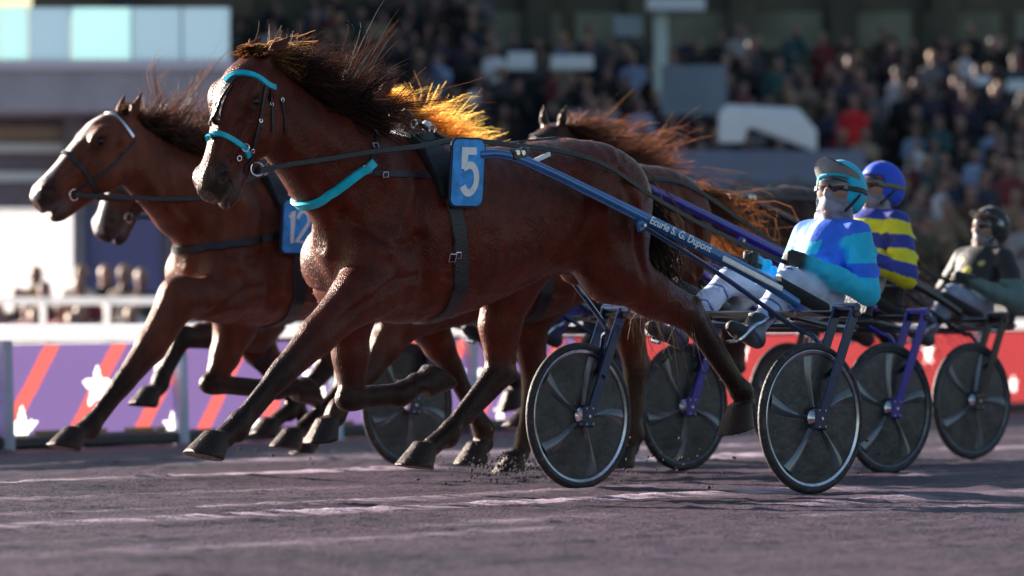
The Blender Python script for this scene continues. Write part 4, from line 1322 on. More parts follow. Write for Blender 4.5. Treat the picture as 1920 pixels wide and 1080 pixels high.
def sulky(fr, label, pf, ps, rim, text=None, spin=(0, .5), seat_only=False, low=True, tags=False):
    root = empty("sulky", (fr.A[0], fr.A[1], 0), fr.rz)
    tag(root, label, "sulky", "racing sulkies behind the horses")
    f = MB()
    f.box((-.25, 0, .855), (.045, 1.70, .035), bev=.008)
    f.box((-.62, .16, .80), (.75, .028, .028), bev=.006); f.box((-.62, -.16, .80), (.75, .028, .028), bev=.006)
    for y in (1, -1):
        f.tube(spline([(-.27, .40 * y, .84), (-.6, .33 * y, .80), (-.98, .16 * y, .79)]), .016)
    fo = f.build("arch_frame", M['black_paint'] if pf is not M['black_paint'] else pf, root)
    for k, y in enumerate((.77, -.77)):
        wheel(y, root, rim, spin[k])
        for sg in (1, -1):
            yy = y + sg * .058
            g = MB()
            bar(g, (-.015, yy, .36), (-.25, yy, .88), .062, .016)
            g.box((-.005, yy, .36), (.075, .018, .11), bev=.012)
            fk = g.build("fork", pf, root)
            for (dx, dz) in ((0, 0), (-.022, .038), (.022, .038), (-.022, -.038), (.022, -.038)):
                b = MB(); b.lathe([(.0, .006 * sg), (.008 if dx == 0 else .004, .006 * sg), (.009 if dx == 0 else .005, 0)], (-.005 + dx, yy + .010 * sg, .36 + dz), 'y', 10)
                b.build("bolt", M['steel'], fk)
        g = MB(); g.tube([(-.25, y - .07, .885), (-.25, y + .07, .885)], .024, 12); g.build("fork_cap", pf, root)
    for y in (1, -1):
        g = MB()
        S = [Vector((1.78, .335, 1.585)), Vector((1.52, .36, 1.562)), Vector((.76, .40, 1.302)), Vector((.06, .43, 1.045)), Vector((-.25, .45, .905))]
        S = [Vector((p.x, p.y * y, p.z)) for p in S]
        g.tube(spline(S, 6), [.017] * 7 + [.0205] * 18, 12, squash=1.25)
        sh = g.build("shaft", ps, root)
        g = MB()
        T = [Vector((1.50, .325, 1.585)), Vector((.76, .365, 1.335)), Vector((.1, .36, 1.115)), Vector((-.52, .33, .90))]
        T = [Vector((p.x, p.y * y, p.z)) for p in T]
        g.tube(spline(T, 6), .014, 10)
        g.build("upper_rail", ps, root)
        g = MB(); g.tube([T[3] + Vector((.30, .012 * y, .108)), T[3] + Vector((-.06, -.005 * y, -.02))], .034, 14); g.build("grip", M['foam'], root)
        g = MB(); g.tube(spline([(.78, .40 * y, 1.275), (.36, .50 * y, 1.05), (-.03, .62 * y, .80), (-.10, .70 * y, .745), (-.14, .76 * y, .60), (-.10, .83 * y if y > 0 else .70 * y, .55)], 6), .0125, 8)
        g.build("strut", pf, root)
        g = MB(); g.box((.775, .405 * y, 1.272), (.07, .02, .06), Matrix.Rotation(R(20), 3, 'Y'), bev=.012)
        bk = g.build("bracket", ps, sh)
        g = MB(); g.lathe([(0, .012 * y), (.008, .012 * y), (.009, 0)], (.775, .418 * y, 1.27), 'y', 10); g.build("bolt", M['steel'], bk)
        # quick hitch at the saddle end
        g = MB(); g.box((1.55, .352 * y, 1.588), (.11, .05, .055), Matrix.Rotation(R(8), 3, 'Y'), bev=.014)
        g.box((1.50, .355 * y, 1.615), (.05, .03, .02), bev=.006)
        hq = g.build("hitch", M['black_paint'], sh)
        for dx in (0, .035):
            g = MB(); g.lathe([(0, .03 * y), (.012, .03 * y), (.013, .02 * y)], (1.535 + dx, .352 * y, 1.597), 'y', 12); g.build("rivet", M['steel'], hq)
        # foot rest
        g = MB(); g.tube(spline([(-.25, .30 * y, .84), (-.12, .30 * y, .80), (-.02, .29 * y, .735), (.0, .22 * y, .72)]), .011, 8)
        g.build("stirrup", M['steel'], root)
    g = MB()
    g.box((-.97, 0, .825), (.30, .36, .05), bev=.02); g.box((-1.10, 0, .90), (.05, .34, .14), Matrix.Rotation(R(-15), 3, 'Y'), bev=.018)
    g.build("seat", M['vinyl'], root)
    g = MB(); g.box((-.62, 0, .775), (.55, .26, .008)); g.build("underpan", M['black_paint'], root)
    return root

s1 = sulky(FR1, "navy and blue sulky with bright silver wheel rims and white lettering on its shaft", M['navy_paint'], M['blue_paint'], M['rim'], spin=(.15, .55))

def text_mesh(body, name, parent, m, size, off=0.0, shear=.25):
    cu = bpy.data.curves.new(name, 'FONT'); cu.body = body; cu.size = size; cu.shear = shear; cu.extrude = .0006; cu.offset = off
    o = bpy.data.objects.new(name, cu); COL.objects.link(o)
    bpy.context.view_layer.update()
    me = bpy.data.meshes.new_from_object(o.evaluated_get(bpy.context.evaluated_depsgraph_get()))
    bpy.data.objects.remove(o)
    o = bpy.data.objects.new(name, me); COL.objects.link(o)
    me.materials.clear(); me.materials.append(m)
    if parent: o.parent = parent
    return o
def along(o, a, b, outy):
    """lay a lettering mesh along the line a to b, facing outy"""
    t = (Vector(b) - Vector(a)).normalized(); n = Vector(outy); n = (n - t * n.dot(t)).normalized(); u = n.cross(t)
    o.matrix_local = Matrix.Translation(a) @ Matrix((t, u, n)).transposed().to_4x4()
nsh = [c for c in s1.children if c.name.startswith("shaft")][0]
a, b = Vector((.76, .4265, 1.302)), Vector((.06, .4565, 1.045))
dv = (b - a).normalized()
along(text_mesh("Ecurie S. G. Dupont", "shaft_lettering", nsh, M['white_print'], .052, .0008), a + dv * .01 + Vector((0, .003, -.016)), b, (0.1, 1, 0))
g = MB(); q = Matrix((dv, Vector((0, 1, 0)), dv.cross(Vector((0, 1, 0))))).transposed()
p = a.lerp(b, .99) + Vector((0, .0, 0))
g.box(p, (.42, .012, .026), q, bev=.003); g.build("label_strip", M['white_print'], nsh)
g = MB(); p = Vector((1.40, .358, 1.575)); q2 = Matrix.Rotation(R(19), 3, 'Y'); g.box(p, (.13, .012, .022), q2, bev=.003); g.build("sticker", M['white_print'], nsh)
# ------------------------------------------------------------------ drivers
SKIN = (.36, .19, .13)
M['goggle'] = mat("dark_goggle_lens", (.035, .018, .03), .12, coat=1.0)
M['grey_visor'] = mat("grey_peak", (.28, .26, .25), .5, bump=.2)

def crumple(V, C):
    """cloth folds: thin ridges running across limbs and trunk"""
    c = np.stack([np.full(len(V), -.75), V[:, 1] * .4, np.full(len(V), 1.05)], 1)
    n = V - c; n /= np.linalg.norm(n, axis=1)[:, None]
    a = vnoise(V[:, 0] * 16 + V[:, 2] * 9, V[:, 1] * 12 + V[:, 2] * 5, 81) - .5
    b = vnoise(V[:, 2] * 34 + V[:, 0] * 20, V[:, 1] * 15 - V[:, 0] * 9, 82) - .5
    soft = np.clip((V[:, 2] - .80) / .05, 0, 1)
    V += n * ((a * .012 + (.25 - np.abs(b)) * .010) * soft)[:, None]
    return np.clip(C, 0, 1)

def driver(fr, label, torso, sleeve, legs, boots, helmet, gaiter, visor='up', strap_m='black_leather', vx=.0085, turn=0.0, big=1.0, arm_out=0.0, glove=(.012, .012, .014), face=SKIN):
    root = empty("person", (fr.A[0], fr.A[1], 0), fr.rz)
    tag(root, label, "person", "drivers seated on the sulkies")
    F = Field((-1.40, -.62, .62), (.15, .62, 1.45), vx)
    # pelvis and trunk, leaning back
    F.rcone((-.84, .075, .945), (-.84, -.075, .945), .105, .105, .05, legs)
    F.rcone((-.83, 0, .97), (-.90, 0, 1.06), .135, .132, .06, torso)
    F.ell((-.915, 0, 1.12), (.130, .155, .19), .05, torso, rot=R(20))
    F.ell((-.965, 0, 1.21), (.108, .155, .11), .05, torso)
    F.rcone((-1.0, .11, 1.26), (-1.0, -.11, 1.26), .06, .06, .06, torso)
    F.rcone((-1.02, 0, 1.27), (-1.035, 0, 1.39), .070, .058, .03, gaiter)
    for k, zz in enumerate((1.00, 1.05, 1.11)):                                    # folds of the jacket
        F.rcone((-.70 - .05 * k, -.10, zz), (-.72 - .05 * k, .12, zz + .02), .012, .010, .03, torso)
    for y in (1, -1):
        sh = np.array((-.985, .165 * y, 1.25)); el = np.array((-.935, (.285 + arm_out) * y, .965)); ha = np.array((-.615, (.165 + arm_out * .6) * y, 1.115))
        F.rcone(sh, el, .072, .060, .022, sleeve); F.rcone(el, (el + ha) / 2 + [0, .01 * y, -.012], .061, .053, .03, sleeve); F.rcone((el + ha) / 2 + [0, .01 * y, -.012], ha - (ha - el) * .08, .055, .040, .03, sleeve)
        for t in (.3, .55, .75):
            p = el + (ha - el) * t; F.rcone(p + [0, -.045 * y, .03], p + [.02, .045 * y, -.02], .018, .014, .025, sleeve)
        for t in (.25, .6):
            p = sh + (el - sh) * t; F.rcone(p + [.06, -.03 * y, .02], p + [-.05, .05 * y, -.02], .020, .016, .03, sleeve)
        # gloved fist closed on the rein
        fw = np.array((.95, -.1 * y, .22)); fw /= np.linalg.norm(fw)
        F.ell(ha + fw * .025, (.045, .024, .040), .015, glove)
        for i in range(4):
            b0 = ha + fw * .058 + [0, 0, .030 - .020 * i]; b1 = b0 + [.030, -.016 * y, -.004]; b2 = b1 + [-.004, -.032 * y, -.006]; b3 = b2 + [-.028, -.012 * y, -.002]
            rr = .0125 - .001 * abs(i - 1)
            F.rcone(b0, b1, rr, rr * .95, .008, glove); F.rcone(b1, b2, rr * .95, rr * .9, .006, glove); F.rcone(b2, b3, rr * .9, rr * .75, .006, glove)
        t0 = ha + [.01, -.022 * y, .034]; F.rcone(t0, t0 + [.035, -.022 * y, .012], .014, .012, .01, glove); F.rcone(t0 + [.035, -.022 * y, .012], t0 + [.058, -.020 * y, -.004], .012, .009, .006, glove)
        # leg, knee up, foot on the rest
        hp = np.array((-.83, .10 * y, .945)); kn = np.array((-.47, .20 * y, 1.020)); an = np.array((-.15, .255 * y, .765))
        F.rcone(hp, kn, .080, .060, .03, legs); F.rcone(kn, kn + (an - kn) * .4, .060, .056, .04, legs); F.rcone(kn + (an - kn) * .4, an, .056, .042, .03, legs)
        for t in (.25, .5, .75):
            p = kn + (an - kn) * t; F.rcone(p + [.03, -.05 * y, .02], p + [.02, .05 * y, -.01], .014, .012, .025, legs)
        F.rcone(an + [-.02, 0, .05], an, .052, .046, .02, boots)
        F.rcone(an + [-.03, 0, -.035], an + [.13, .01 * y, .015], .042, .034, .03, boots, 1.0)
        F.rcone(an + [.09, .008 * y, .0], an + [.16, .012 * y, .03], .036, .030, .02, boots, .9)
    F.prims.append((lambda x, y, z: np.full_like(x, .3), torso if not callable(torso) else (.02, .02, .03), False))
    body_parts = F
    body = F.build("body", M['cloth'], root, tau=.008, it=2, post=crumple)
    # head: one surface with its features, hidden in part by gaiter and goggles
    hc = np.array((-1.035, 0, 1.435))
    H = Field(hc - .16, hc + .17, .006)
    tl = R(14)                                                                    # tipped back
    fx = np.array((math.cos(tl), 0, math.sin(tl))); ux = np.array((-math.sin(tl), 0, math.cos(tl)))
    pt = lambda a, b, c: hc + fx * a + np.array((0, b, 0)) + ux * c
    H.ell(pt(-.01, 0, .03), (.098, .078, .095), .03, face, rot=tl)
    H.ell(pt(.03, 0, -.045), (.066, .060, .075), .04, face, rot=tl)
    H.rcone(pt(.085, 0, .012), pt(.108, 0, -.022), .010, .016, .015, face)
    H.rcone(pt(.075, .02, -.068), pt(.075, -.02, -.068), .014, .014, .012, (.22, .09, .08))
    H.ell(pt(.06, 0, -.105), (.03, .03, .02), .02, face)
    for y in (1, -1):
        H.ell(pt(.083, .032 * y, .012), (.018, .02, .012), .008, face, sub=True)
        H.ell(pt(-.01, .08 * y, -.01), (.022, .012, .034), .01, face)
        H.ell(pt(.06, .045 * y, -.02), (.03, .025, .02), .02, face)
    head = H.build("head", M['cloth'], body, tau=.006)
    # gaiter over mouth and neck
    G = Field(hc - .22, hc + .17, .008)
    G.ell(pt(.032, 0, -.052), (.068, .060, .056), .03, gaiter, rot=tl)
    G.rcone(pt(.092, 0, -.004), pt(.112, 0, -.034), .011, .017, .016, gaiter)
    G.rcone(pt(.0, 0, -.08), pt(-.02, 0, -.15), .072, .080, .04, gaiter)
    G.rcone(pt(.05, 0, -.085), pt(.02, 0, -.14), .036, .05, .03, gaiter)
    for k in range(3):
        G.rcone(pt(.055 - .02 * k, -.06, -.095 - .02 * k), pt(.06 - .02 * k, .06, -.10 - .022 * k), .012, .010, .014, gaiter)
    gc = np.array(gaiter)
    G.prims = [(lambda x, y, z: np.zeros_like(x), lambda V: gc * (.45 + 1.1 * vnoise(V[:, 0] * 40 + V[:, 2] * 20, V[:, 2] * 55 + V[:, 1] * 30, 91))[:, None], False)]
    for k in range(5): G.rcone(pt(.02, -.085, -.10 - .016 * k), pt(.02, .085, -.094 - .018 * k), .010, .010, .012)
    G.build("neck_gaiter", M['cloth'], root, tau=.006)
    # helmet with cloth cap, strap, goggles, peak
    K = Field(hc - .20, hc + .24, .008)
    K.ell(pt(-.018, 0, .040), (.128, .104, .112), .02, helmet, rot=tl)
    K.ell(pt(-.050, 0, -.005), (.095, .096, .095), .05, helmet, rot=tl)
    def cut(x, y, z):
        a = (x - hc[0]) * fx[0] + (z - hc[2]) * fx[2]; c = (x - hc[0]) * ux[0] + (z - hc[2]) * ux[2]
        face_ = np.maximum(-(a - .035 - .25 * np.abs(y)), c - .050)
        low = c + .075 - .0 * a
        return np.minimum(face_, low) + 0 * y
    K.add(cut, (hc - .3, hc + .3), .01, helmet, True)
    ko = K.build("helmet", M['cloth'], root, tau=.006)
    if visor:
        mb = MB(); vs, fs = [], []
        up = .050 if visor == 'up' else .012
        N = 14
        for i in range(N + 1):
            a = R(-80 + 160 * i / N)
            for r_, (fo, hh) in enumerate(((.0, .0), (.03, up * .45), (.056, up * .8), (.070, up))):
                k = max(0.0, math.cos(a)) ** .6 * (1 - .25 * (r_ == 3) * abs(math.sin(a)))
                p = pt(-.02 + .128 * math.cos(a) + fo * k, .106 * math.sin(a), .050 + .012 * k + hh * k)
                vs.append(p); 
        for i in range(N):
            for j in range(3): fs.append((i * 4 + j, i * 4 + j + 1, i * 4 + j + 5, i * 4 + j + 4))
        n0 = len(vs); vs += [Vector(v) + Vector((-.004, 0, .006)) for v in vs]
        fs += [tuple(n0 + q for q in f[::-1]) for f in fs]
        mb.add(vs, fs); mb.build("peak", M['grey_visor'], ko)
    mb = MB(); pts = []
    for k in range(33):
        a = 2 * math.pi * k / 32
        pts.append((Vector(pt(-.016 + (.100 if math.cos(a) > 0 else .136) * math.cos(a), .110 * math.sin(a), .012 - .010 * math.cos(a))), Vector(fx * math.cos(a) + np.array((0, 1, 0)) * math.sin(a))))
    strap(mb, pts[:-1], .022, .004, .004, closed=True); go = mb.build("goggle_strap", M[strap_m], root)
    cs = MB(); cs.tube(spline([pt(-.01, .104, -.01), pt(.02, .086, -.06), pt(.052, .050, -.112), pt(.058, 0, -.126), pt(.052, -.050, -.112), pt(.02, -.086, -.06), pt(-.01, -.104, -.01)], 6), .007, 6)
    cs.build("chin_strap", M['black_leather'], ko)
    gl = MB(); vs, fs = [], []
    N = 14
    for i in range(N + 1):
        a = R(-62 + 124 * i / N)
        hh = .036 * (1 - .35 * abs(math.sin(a * 1.2)) ** 2) - (.006 if i == 7 else 0)
        for c_, o_ in ((-hh, 0), (-hh * .5, .012), (hh * .6, .012), (hh, 0)):
            vs.append(pt(.018 + (.082 + o_) * math.cos(a), (.078 + o_) * math.sin(a), .010 + c_))
    for i in range(N):
        for j in range(3): fs.append((i * 4 + j, i * 4 + j + 1, i * 4 + j + 5, i * 4 + j + 4))
    gl.add(vs, fs); gl.build("goggle_lens", M['goggle'], go)
    Tm = Matrix.Translation(Vector(hc) + Vector((0, 0, .02 * (big > 1)))) @ Matrix.Rotation(turn, 4, 'Z') @ Matrix.Scale(big, 4) @ Matrix.Translation(-Vector(hc))
    for o in [head, ko, go] + list(ko.children) + list(go.children) + [c for c in root.children if c.name.startswith('neck_gaiter')]: o.data.transform(Tm)
    return root

CY, BL, WH = np.array((.01, .54, .80)), np.array((.03, .16, .85)), np.array((.70, .82, .90))
def sel(*cases):
    """pick colours by masks; the first that holds wins"""
    def f(V):
        C = np.zeros((len(V), 3)); done = np.zeros(len(V), bool)
        for m, c in cases:
            k = m(V) & ~done if m is not None else ~done
            C[k] = c; done |= k
        return C
    return f
LIT_CY = np.array((.35, .62, .80))  # sunlit paleness of the far shoulder, painted into the jacket colour
t1 = sel((lambda V: (np.abs(V[:, 1] + .01) < .020) & (V[:, 0] > -.93) & (V[:, 2] > 1.02), WH), (lambda V: (V[:, 1] < -.10) & (V[:, 2] > 1.17) & (V[:, 2] < 1.26), LIT_CY),
         (lambda V: (V[:, 1] > -.10) & (V[:, 1] < .075) & (V[:, 2] > 1.135 + .25 * V[:, 1]) & (V[:, 2] < 1.205 + .25 * V[:, 1]) & (V[:, 0] > -.97), CY),
         (lambda V: (V[:, 2] > 1.0) & (V[:, 2] < 1.07) & (V[:, 0] > -.87) & (V[:, 1] < .05), CY), (None, BL))
sl1 = sel((lambda V: (V[:, 2] > 1.235 + .3 * (np.abs(V[:, 1]) - .16)), BL), (lambda V: (V[:, 2] > 1.035) & (V[:, 2] < 1.105) & (V[:, 0] < -.86), BL), (None, CY))
leg1 = sel((lambda V: (np.abs((V[:, 0] - V[:, 2] * 1.0) % .16 - .08) < .010) & (V[:, 0] > -.45), np.array((.05, .09, .35))), (None, np.array((.52, .62, .82))))
d1 = driver(FR1, "driver in cyan and blue silks with a cyan cap and flipped-up grey peak", t1, sl1, leg1, (.02, .02, .022), tuple(CY * .95), (.24, .21, .27), turn=R(16), big=1.10)
# reins of horse 5
def reins(h, ho, pix):
    for sg in (1, -1):
        mb = MB()
        P = []
        for q in pix:
            p = h.fr.loc(*q); P.append(Vector((p.x, p.y * sg, p.z)))
        pts = [(p, Vector((0, sg, .15)).normalized()) for p in spline(P, 8)]
        strap(mb, pts, .024, .003, 0)
        mb.build("rein", M['black_leather'], ho)
RPIX = [(488, 319, .13), (545, 308, .16), (620, 297, .20), (700, 284, .25), (790, 274, .27), (860, 262, .22), (960, 272, .26), (1060, 285, .30), (1140, 312, .31), (1230, 372, .27), (1330, 428, .20), (1420, 470, .14), (1493, 500, .115)]
reins(h1, har1, RPIX)
# ------------------------------------------------------------------ the other horses, sulkies and drivers
def legs_px(fr, base, spec, lat=.17):
    out = {}
    for nm, g in base.items():
        out[nm] = dict(g)
        for k, v in spec.get(nm, {}).items():
            if k in ('sole', 'toe'): out[nm][k] = v
            else:
                p = fr.loc(v[0], v[1], lat if nm[0] == 'L' else -lat)
                out[nm][k] = (p.x, p.z)
    return out

def simple_tack(h, u_brow=.10, u_nose=.40, col=None, cloth=None, blk='black_leather'):
    m = M[blk]
    br = MB()
    for y in (1, -1):
        pts = []
        for k in range(10):
            t = k / 9; c = h.hp(.06 + .44 * t, -.06 - .05 * t + .04 * t * t, 0); out = h.hp(.06 + .44 * t, -.06 - .05 * t, y) - h.hp(.06 + .44 * t, -.06 - .05 * t, 0)
            hit = h.bvh.ray_cast(c + out * .3, -out)
            if hit[0] is not None: pts.append((hit[0], hit[1]))
        strap(br, pts, .018)
    bo = br.build("bridle", m, h.root)
    mb = MB(); strap(mb, h.nloop(u_brow, 0, 24, R(-100), R(100)), .019, .006); mb.build("browband", col[0] if col else m, bo)
    mb = MB(); strap(mb, h.nloop(u_nose, 0, 36), .026, .006, closed=True); mb.build("noseband", col[1] if col else m, bo)
    for y in (1, -1):
        hit = h.bvh.ray_cast(h.hp(.52, -.075, .3 * y), (h.hp(.52, -.075, 0) - h.hp(.52, -.075, y)).normalized())
        mb = MB(); ring(mb, (hit[0] if hit[0] is not None else h.hp(.52, -.075, .07 * y)) + Vector((0, .01 * y, 0)), (0, 1, 0), .03, .005); mb.build("bit_ring", M['steel'], bo)
    hs = MB(); g = girth_loop(h); strap(hs, g, .085, .007, .006, closed=True)
    lp = h.radial(Vector((2.0, 0, 1.30)), Vector((1, 0, -.16)).normalized(), Vector((0, 1, 0)), 60, R(-150), R(150), 1.3)
    strap(hs, [q for q in lp if q[0].x > 1.85], .045, .006, .006)
    pts = []
    for k in range(24):
        hit = h.bvh.ray_cast(Vector((1.86 - k / 23 * 1.28, 0, 2.4)), Vector((0, 0, -1)))
        if hit[0] is not None: pts.append((hit[0], hit[1]))
    strap(hs, pts, .026)
    ho = hs.build("harness", m, h.root)
    pad = MB(); loop = sorted([q for q in g if q[0].z > 1.38], key=lambda q: q[0].y); strap(pad, loop, .15, .022, .012)
    hit = h.bvh.ray_cast(Vector((1.9, 0, 2.4)), Vector((0, 0, -1))); pad.box(hit[0] + Vector((0, 0, .03)), (.12, .2, .06), bev=.015)
    pad.build("saddle_pad", m, ho)
    for y in (.1, .03, -.06):
        hit = h.bvh.ray_cast(Vector((1.88 - y * .3, y, 2.4)), Vector((0, 0, -1)))
        mb = MB(); ring(mb, hit[0] + Vector((0, 0, .07)), (1, 0, .2), .02, .005); mb.build("terret", M['steel'], ho)
    return ho

def side_reins(h, ho):
    for y in (1, -1):
        P = [h.hp(.52, -.075, .08 * y)]
        P += [Vector(q) for q in ((2.55, .15 * y, 1.50), (2.3, .21 * y, 1.57), (1.95, .24 * y, 1.66), (1.6, .26 * y, 1.60), (1.1, .27 * y, 1.60), (.75, .27 * y, 1.57), (.2, .20 * y, 1.36), (-.3, .14 * y, 1.17), (-.60, .115 * y, 1.09))]
        mb = MB(); strap(mb, [(p, Vector((0, y, .15)).normalized()) for p in spline(P, 6)], .026, .004, 0); mb.build("rein", M['black_leather'], ho)

EARS_UP = ((.005, .06), (-.01, .15))
# --- number 12, on the left
FR12 = Fr((-.06, 41.9))
p12 = FR12.loc(243, 238, 0)
L12 = legs_px(FR12, LEGS1, dict(
    LF=dict(arm=(335, 560), mid=(283, 650), knee=(228, 722), fet=(172, 797), cor=(155, 810), sole=(.22, -.975), toe=(.975, .22)),
    RF=dict(elbow=(450, 585), arm=(440, 612), mid=(422, 665), knee=(400, 720), fet=(520, 732), cor=(545, 722), sole=(-.85, .5), toe=(-.5, -.85)),
    RH=dict(gas=(660, 650), hock=(645, 732), fet=(580, 792), cor=(560, 808))))
h12 = Horse(FR12, .014, (.115, .031, .016), BLACK, L12, P=(p12.x, p12.z), d=(.53, -.40), yaw=R(-16), blaze=(.80, .74, .70, -.010), ears=((-.01, .06), (-.055, .15)), name="race_horse")
tag(h12.root, "light bay horse with a broad white blaze, wearing the blue number 12 cloth", "horse", "trotting horses in the race")
eyes(h12)
mane(h12, (.012, .008, .006), (.22, .10, .07), L=.36, n=110, per=13, seed=13, up=1.0, back=.25)
tail(h12, (.012, .008, .007), (.05, .025, .015), seed=15)
forelock(h12, (.02, .012, .008), (.15, .07, .03), seed=18, L=.10)
har12 = simple_tack(h12, .06, .40, (M['steel'], M['black_leather'])); side_reins(h12, har12)
a, b = FR12.loc(530, 430, .345), FR12.loc(588, 430, .345)
p, at, d = rounded_panel(h12, (a.x + b.x) / 2, FR12.loc(558, 425, .345).z, abs(a.x - b.x), .30, .04, .335, R(-4), "number_cloth", (M['navy_cloth'], M['blue_cloth']), h12.root)
strokes("numeral", p, [[(-.075, .05), (-.045, .085), (-.045, -.09)], arc(.03, .035, .042, .05, 170, -20, 12) + [(-.012, -.082), (.078, -.082)]], .022, at, d, M['white_print'])
s12 = sulky(FR12, "dark sulky behind horse 12, its wheel half hidden among the horses' legs", M['navy_paint'], M['navy_paint'], M['rim_dark'], spin=(.4, .8))
d12 = driver(FR12, "driver in royal blue behind the big bay, nearly hidden by its belly", np.array((.02, .04, .40)), np.array((.02, .04, .40)), np.array((.03, .03, .30)), (.02, .02, .02), (.02, .04, .35), (.3, .3, .34), visor=None, vx=.012)

# --- chestnut with the golden mane
FR2 = Fr((1.50, 40.65))
FR2H = Fr((1.50 - .707 * .30, 40.65 - .707 * .30))
L2 = legs_px(FR2H, LEGS1, dict(
    LF=dict(arm=(750, 600), mid=(722, 650), knee=(690, 700), fet=(634, 768), cor=(628, 785), sole=(-.1, -1), toe=(.9, -.3)),
    RF=dict(elbow=(790, 580), arm=(800, 600), mid=(822, 645), knee=(850, 695), fet=(900, 800), cor=(905, 832), sole=(0, -1), toe=(1, 0)),
    RH=dict(stifle=(1000, 560), gas=(990, 620), hock=(1000, 712), fet=(982, 820), cor=(975, 850), sole=(0, -1), toe=(1, 0)),
    LH=dict(stifle=(1190, 520), gas=(1172, 590), hock=(1190, 690), fet=(1190, 810), cor=(1185, 840), sole=(0, -1), toe=(1, 0))))
h2 = Horse(FR2H, .014, (.10, .018, .008), (.035, .015, .010), L2, name="race_horse")
tag(h2.root, "chestnut horse with a golden backlit mane, right behind the big bay", "horse", "trotting horses in the race")
eyes(h2)
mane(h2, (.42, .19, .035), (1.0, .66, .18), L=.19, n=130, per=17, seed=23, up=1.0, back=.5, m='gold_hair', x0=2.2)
tail(h2, (.10, .035, .012), (.30, .11, .03), d=(-.75, .05, .05), b=(-.05, 0, -.75), L=.46, seed=25)
har2 = simple_tack(h2); side_reins(h2, har2)
s2 = sulky(FR2, "violet sulky with dark wheels, between the silver-rimmed sulky and the black one", M['violet_paint'], M['violet_paint'], M['rim_dark'], spin=(.3, .9))
YE, DB = np.array((.85, .74, .02)), np.array((.025, .04, .32))
def hoops(off):
    def f(V):
        q = V[:, 2] + (V[:, 0] + .93) * -.35 + np.abs(V[:, 1]) * -.12
        return np.where((((q + off) / .085) % 2 < 1)[:, None], YE, DB)
    return f
d2 = driver(FR2, "driver in yellow and navy hooped silks with a plain royal blue cap", hoops(.03), hoops(.03), np.array((.55, .62, .72)), (.02, .02, .022), (.02, .085, .70), (.22, .20, .25), visor=None, strap_m='olive_strap')
q = FR2.world((.30, .0, .075)); d2.location = q; d2.scale = (1.05, 1.05, 1.05)
for c in s2.children:
    if c.name.startswith("seat"): c.location = (.30, .0, .075)

# --- dark horse on the right
FR3 = Fr((2.28, 45.8))
h3 = Horse(FR3, .016, (.026, .010, .008), BLACK, LEGS1, ears=EARS_UP, name="race_horse")
tag(h3.root, "dark brown horse with pricked ears, its head showing above the big bay's croup", "horse", "trotting horses in the race")
eyes(h3)
mane(h3, (.014, .008, .006), (.30, .12, .065), L=.34, n=120, per=15, seed=33, up=.72, back=.65, fall=.45)
tail(h3, (.012, .008, .007), (.05, .025, .015), seed=35)
har3 = simple_tack(h3); side_reins(h3, har3)
s3 = sulky(FR3, "black sulky farthest to the right under the driver in the starry helmet", M['black_paint'], M['black_paint'], M['rim_dark'], spin=(.6, .2))
def dark_silks(V):
    C = np.tile(np.array((.020, .018, .020)), (len(V), 1))
    m = ((V[:, 1] - .03) ** 2 + (V[:, 2] - 1.17) ** 2 < .03 ** 2) & (V[:, 0] > -.9); C[m] = (.7, .6, .1)
    for (y, z) in ((-.09, 1.13), (.10, 1.22), (-.05, 1.24)):
        m = ((V[:, 1] - y) ** 2 + (V[:, 2] - z) ** 2 < .017 ** 2) & (V[:, 0] > -.95); C[m] = (.6, .5, .15)
    return C
def starry(V):
    C = np.tile(np.array((.018, .018, .026)), (len(V), 1))
    for (x, y, z) in ((-1.04, .10, 1.47), (-1.12, .07, 1.50), (-.96, .06, 1.53), (-1.03, .02, 1.555), (-1.10, .08, 1.42)):
        d_ = V - np.array((x, y, z)); ang = np.arctan2(d_[:, 2], d_[:, 0]); r = np.linalg.norm(d_, axis=1)
        C[r < .018 + .010 * np.cos(5 * ang)] = (.7, .7, .72)
    return C
sl3 = sel((lambda V: (V[:, 1] > .12) & (V[:, 2] < 1.12), np.array((.10, .17, .16))), (None, np.array((.02, .018, .02))))
d3 = driver(FR3, "driver in black silks with yellow stars and a black helmet with white stars", dark_silks, sl3, np.array((.25, .30, .42)), (.02, .02, .022), starry, (.20, .17, .18), visor='low', vx=.010, arm_out=.06)

# --- horse on the rail side, only its muzzle and legs clear of number 12
FR4 = Fr((-.22, 46.7))
L4 = legs_px(FR4, LEGS1, dict(
    LF=dict(elbow=(500, 600), arm=(480, 622), mid=(410, 628), knee=(342, 636), fet=(303, 712), cor=(296, 730), sole=(.1, -1), toe=(.95, -.15)),
    RF=dict(elbow=(470, 600), arm=(480, 640), mid=(508, 682), knee=(536, 722), fet=(578, 806), cor=(582, 832), sole=(0, -1), toe=(1, 0))))
h4 = Horse(FR4, .016, (.09, .024, .012), BLACK, L4, muzzle=(.05, .03, .025), blaze=(.60, .55, .50, .0), name="race_horse")
tag(h4.root, "brown horse on the rail side, its pale-nosed muzzle under number 12's throat", "horse", "trotting horses in the race")
eyes(h4)
mane(h4, (.012, .008, .006), (.20, .09, .06), L=.36, n=80, per=11, seed=43)
tail(h4, (.012, .008, .007), (.05, .025, .015), seed=45)
har4 = simple_tack(h4); side_reins(h4, har4)
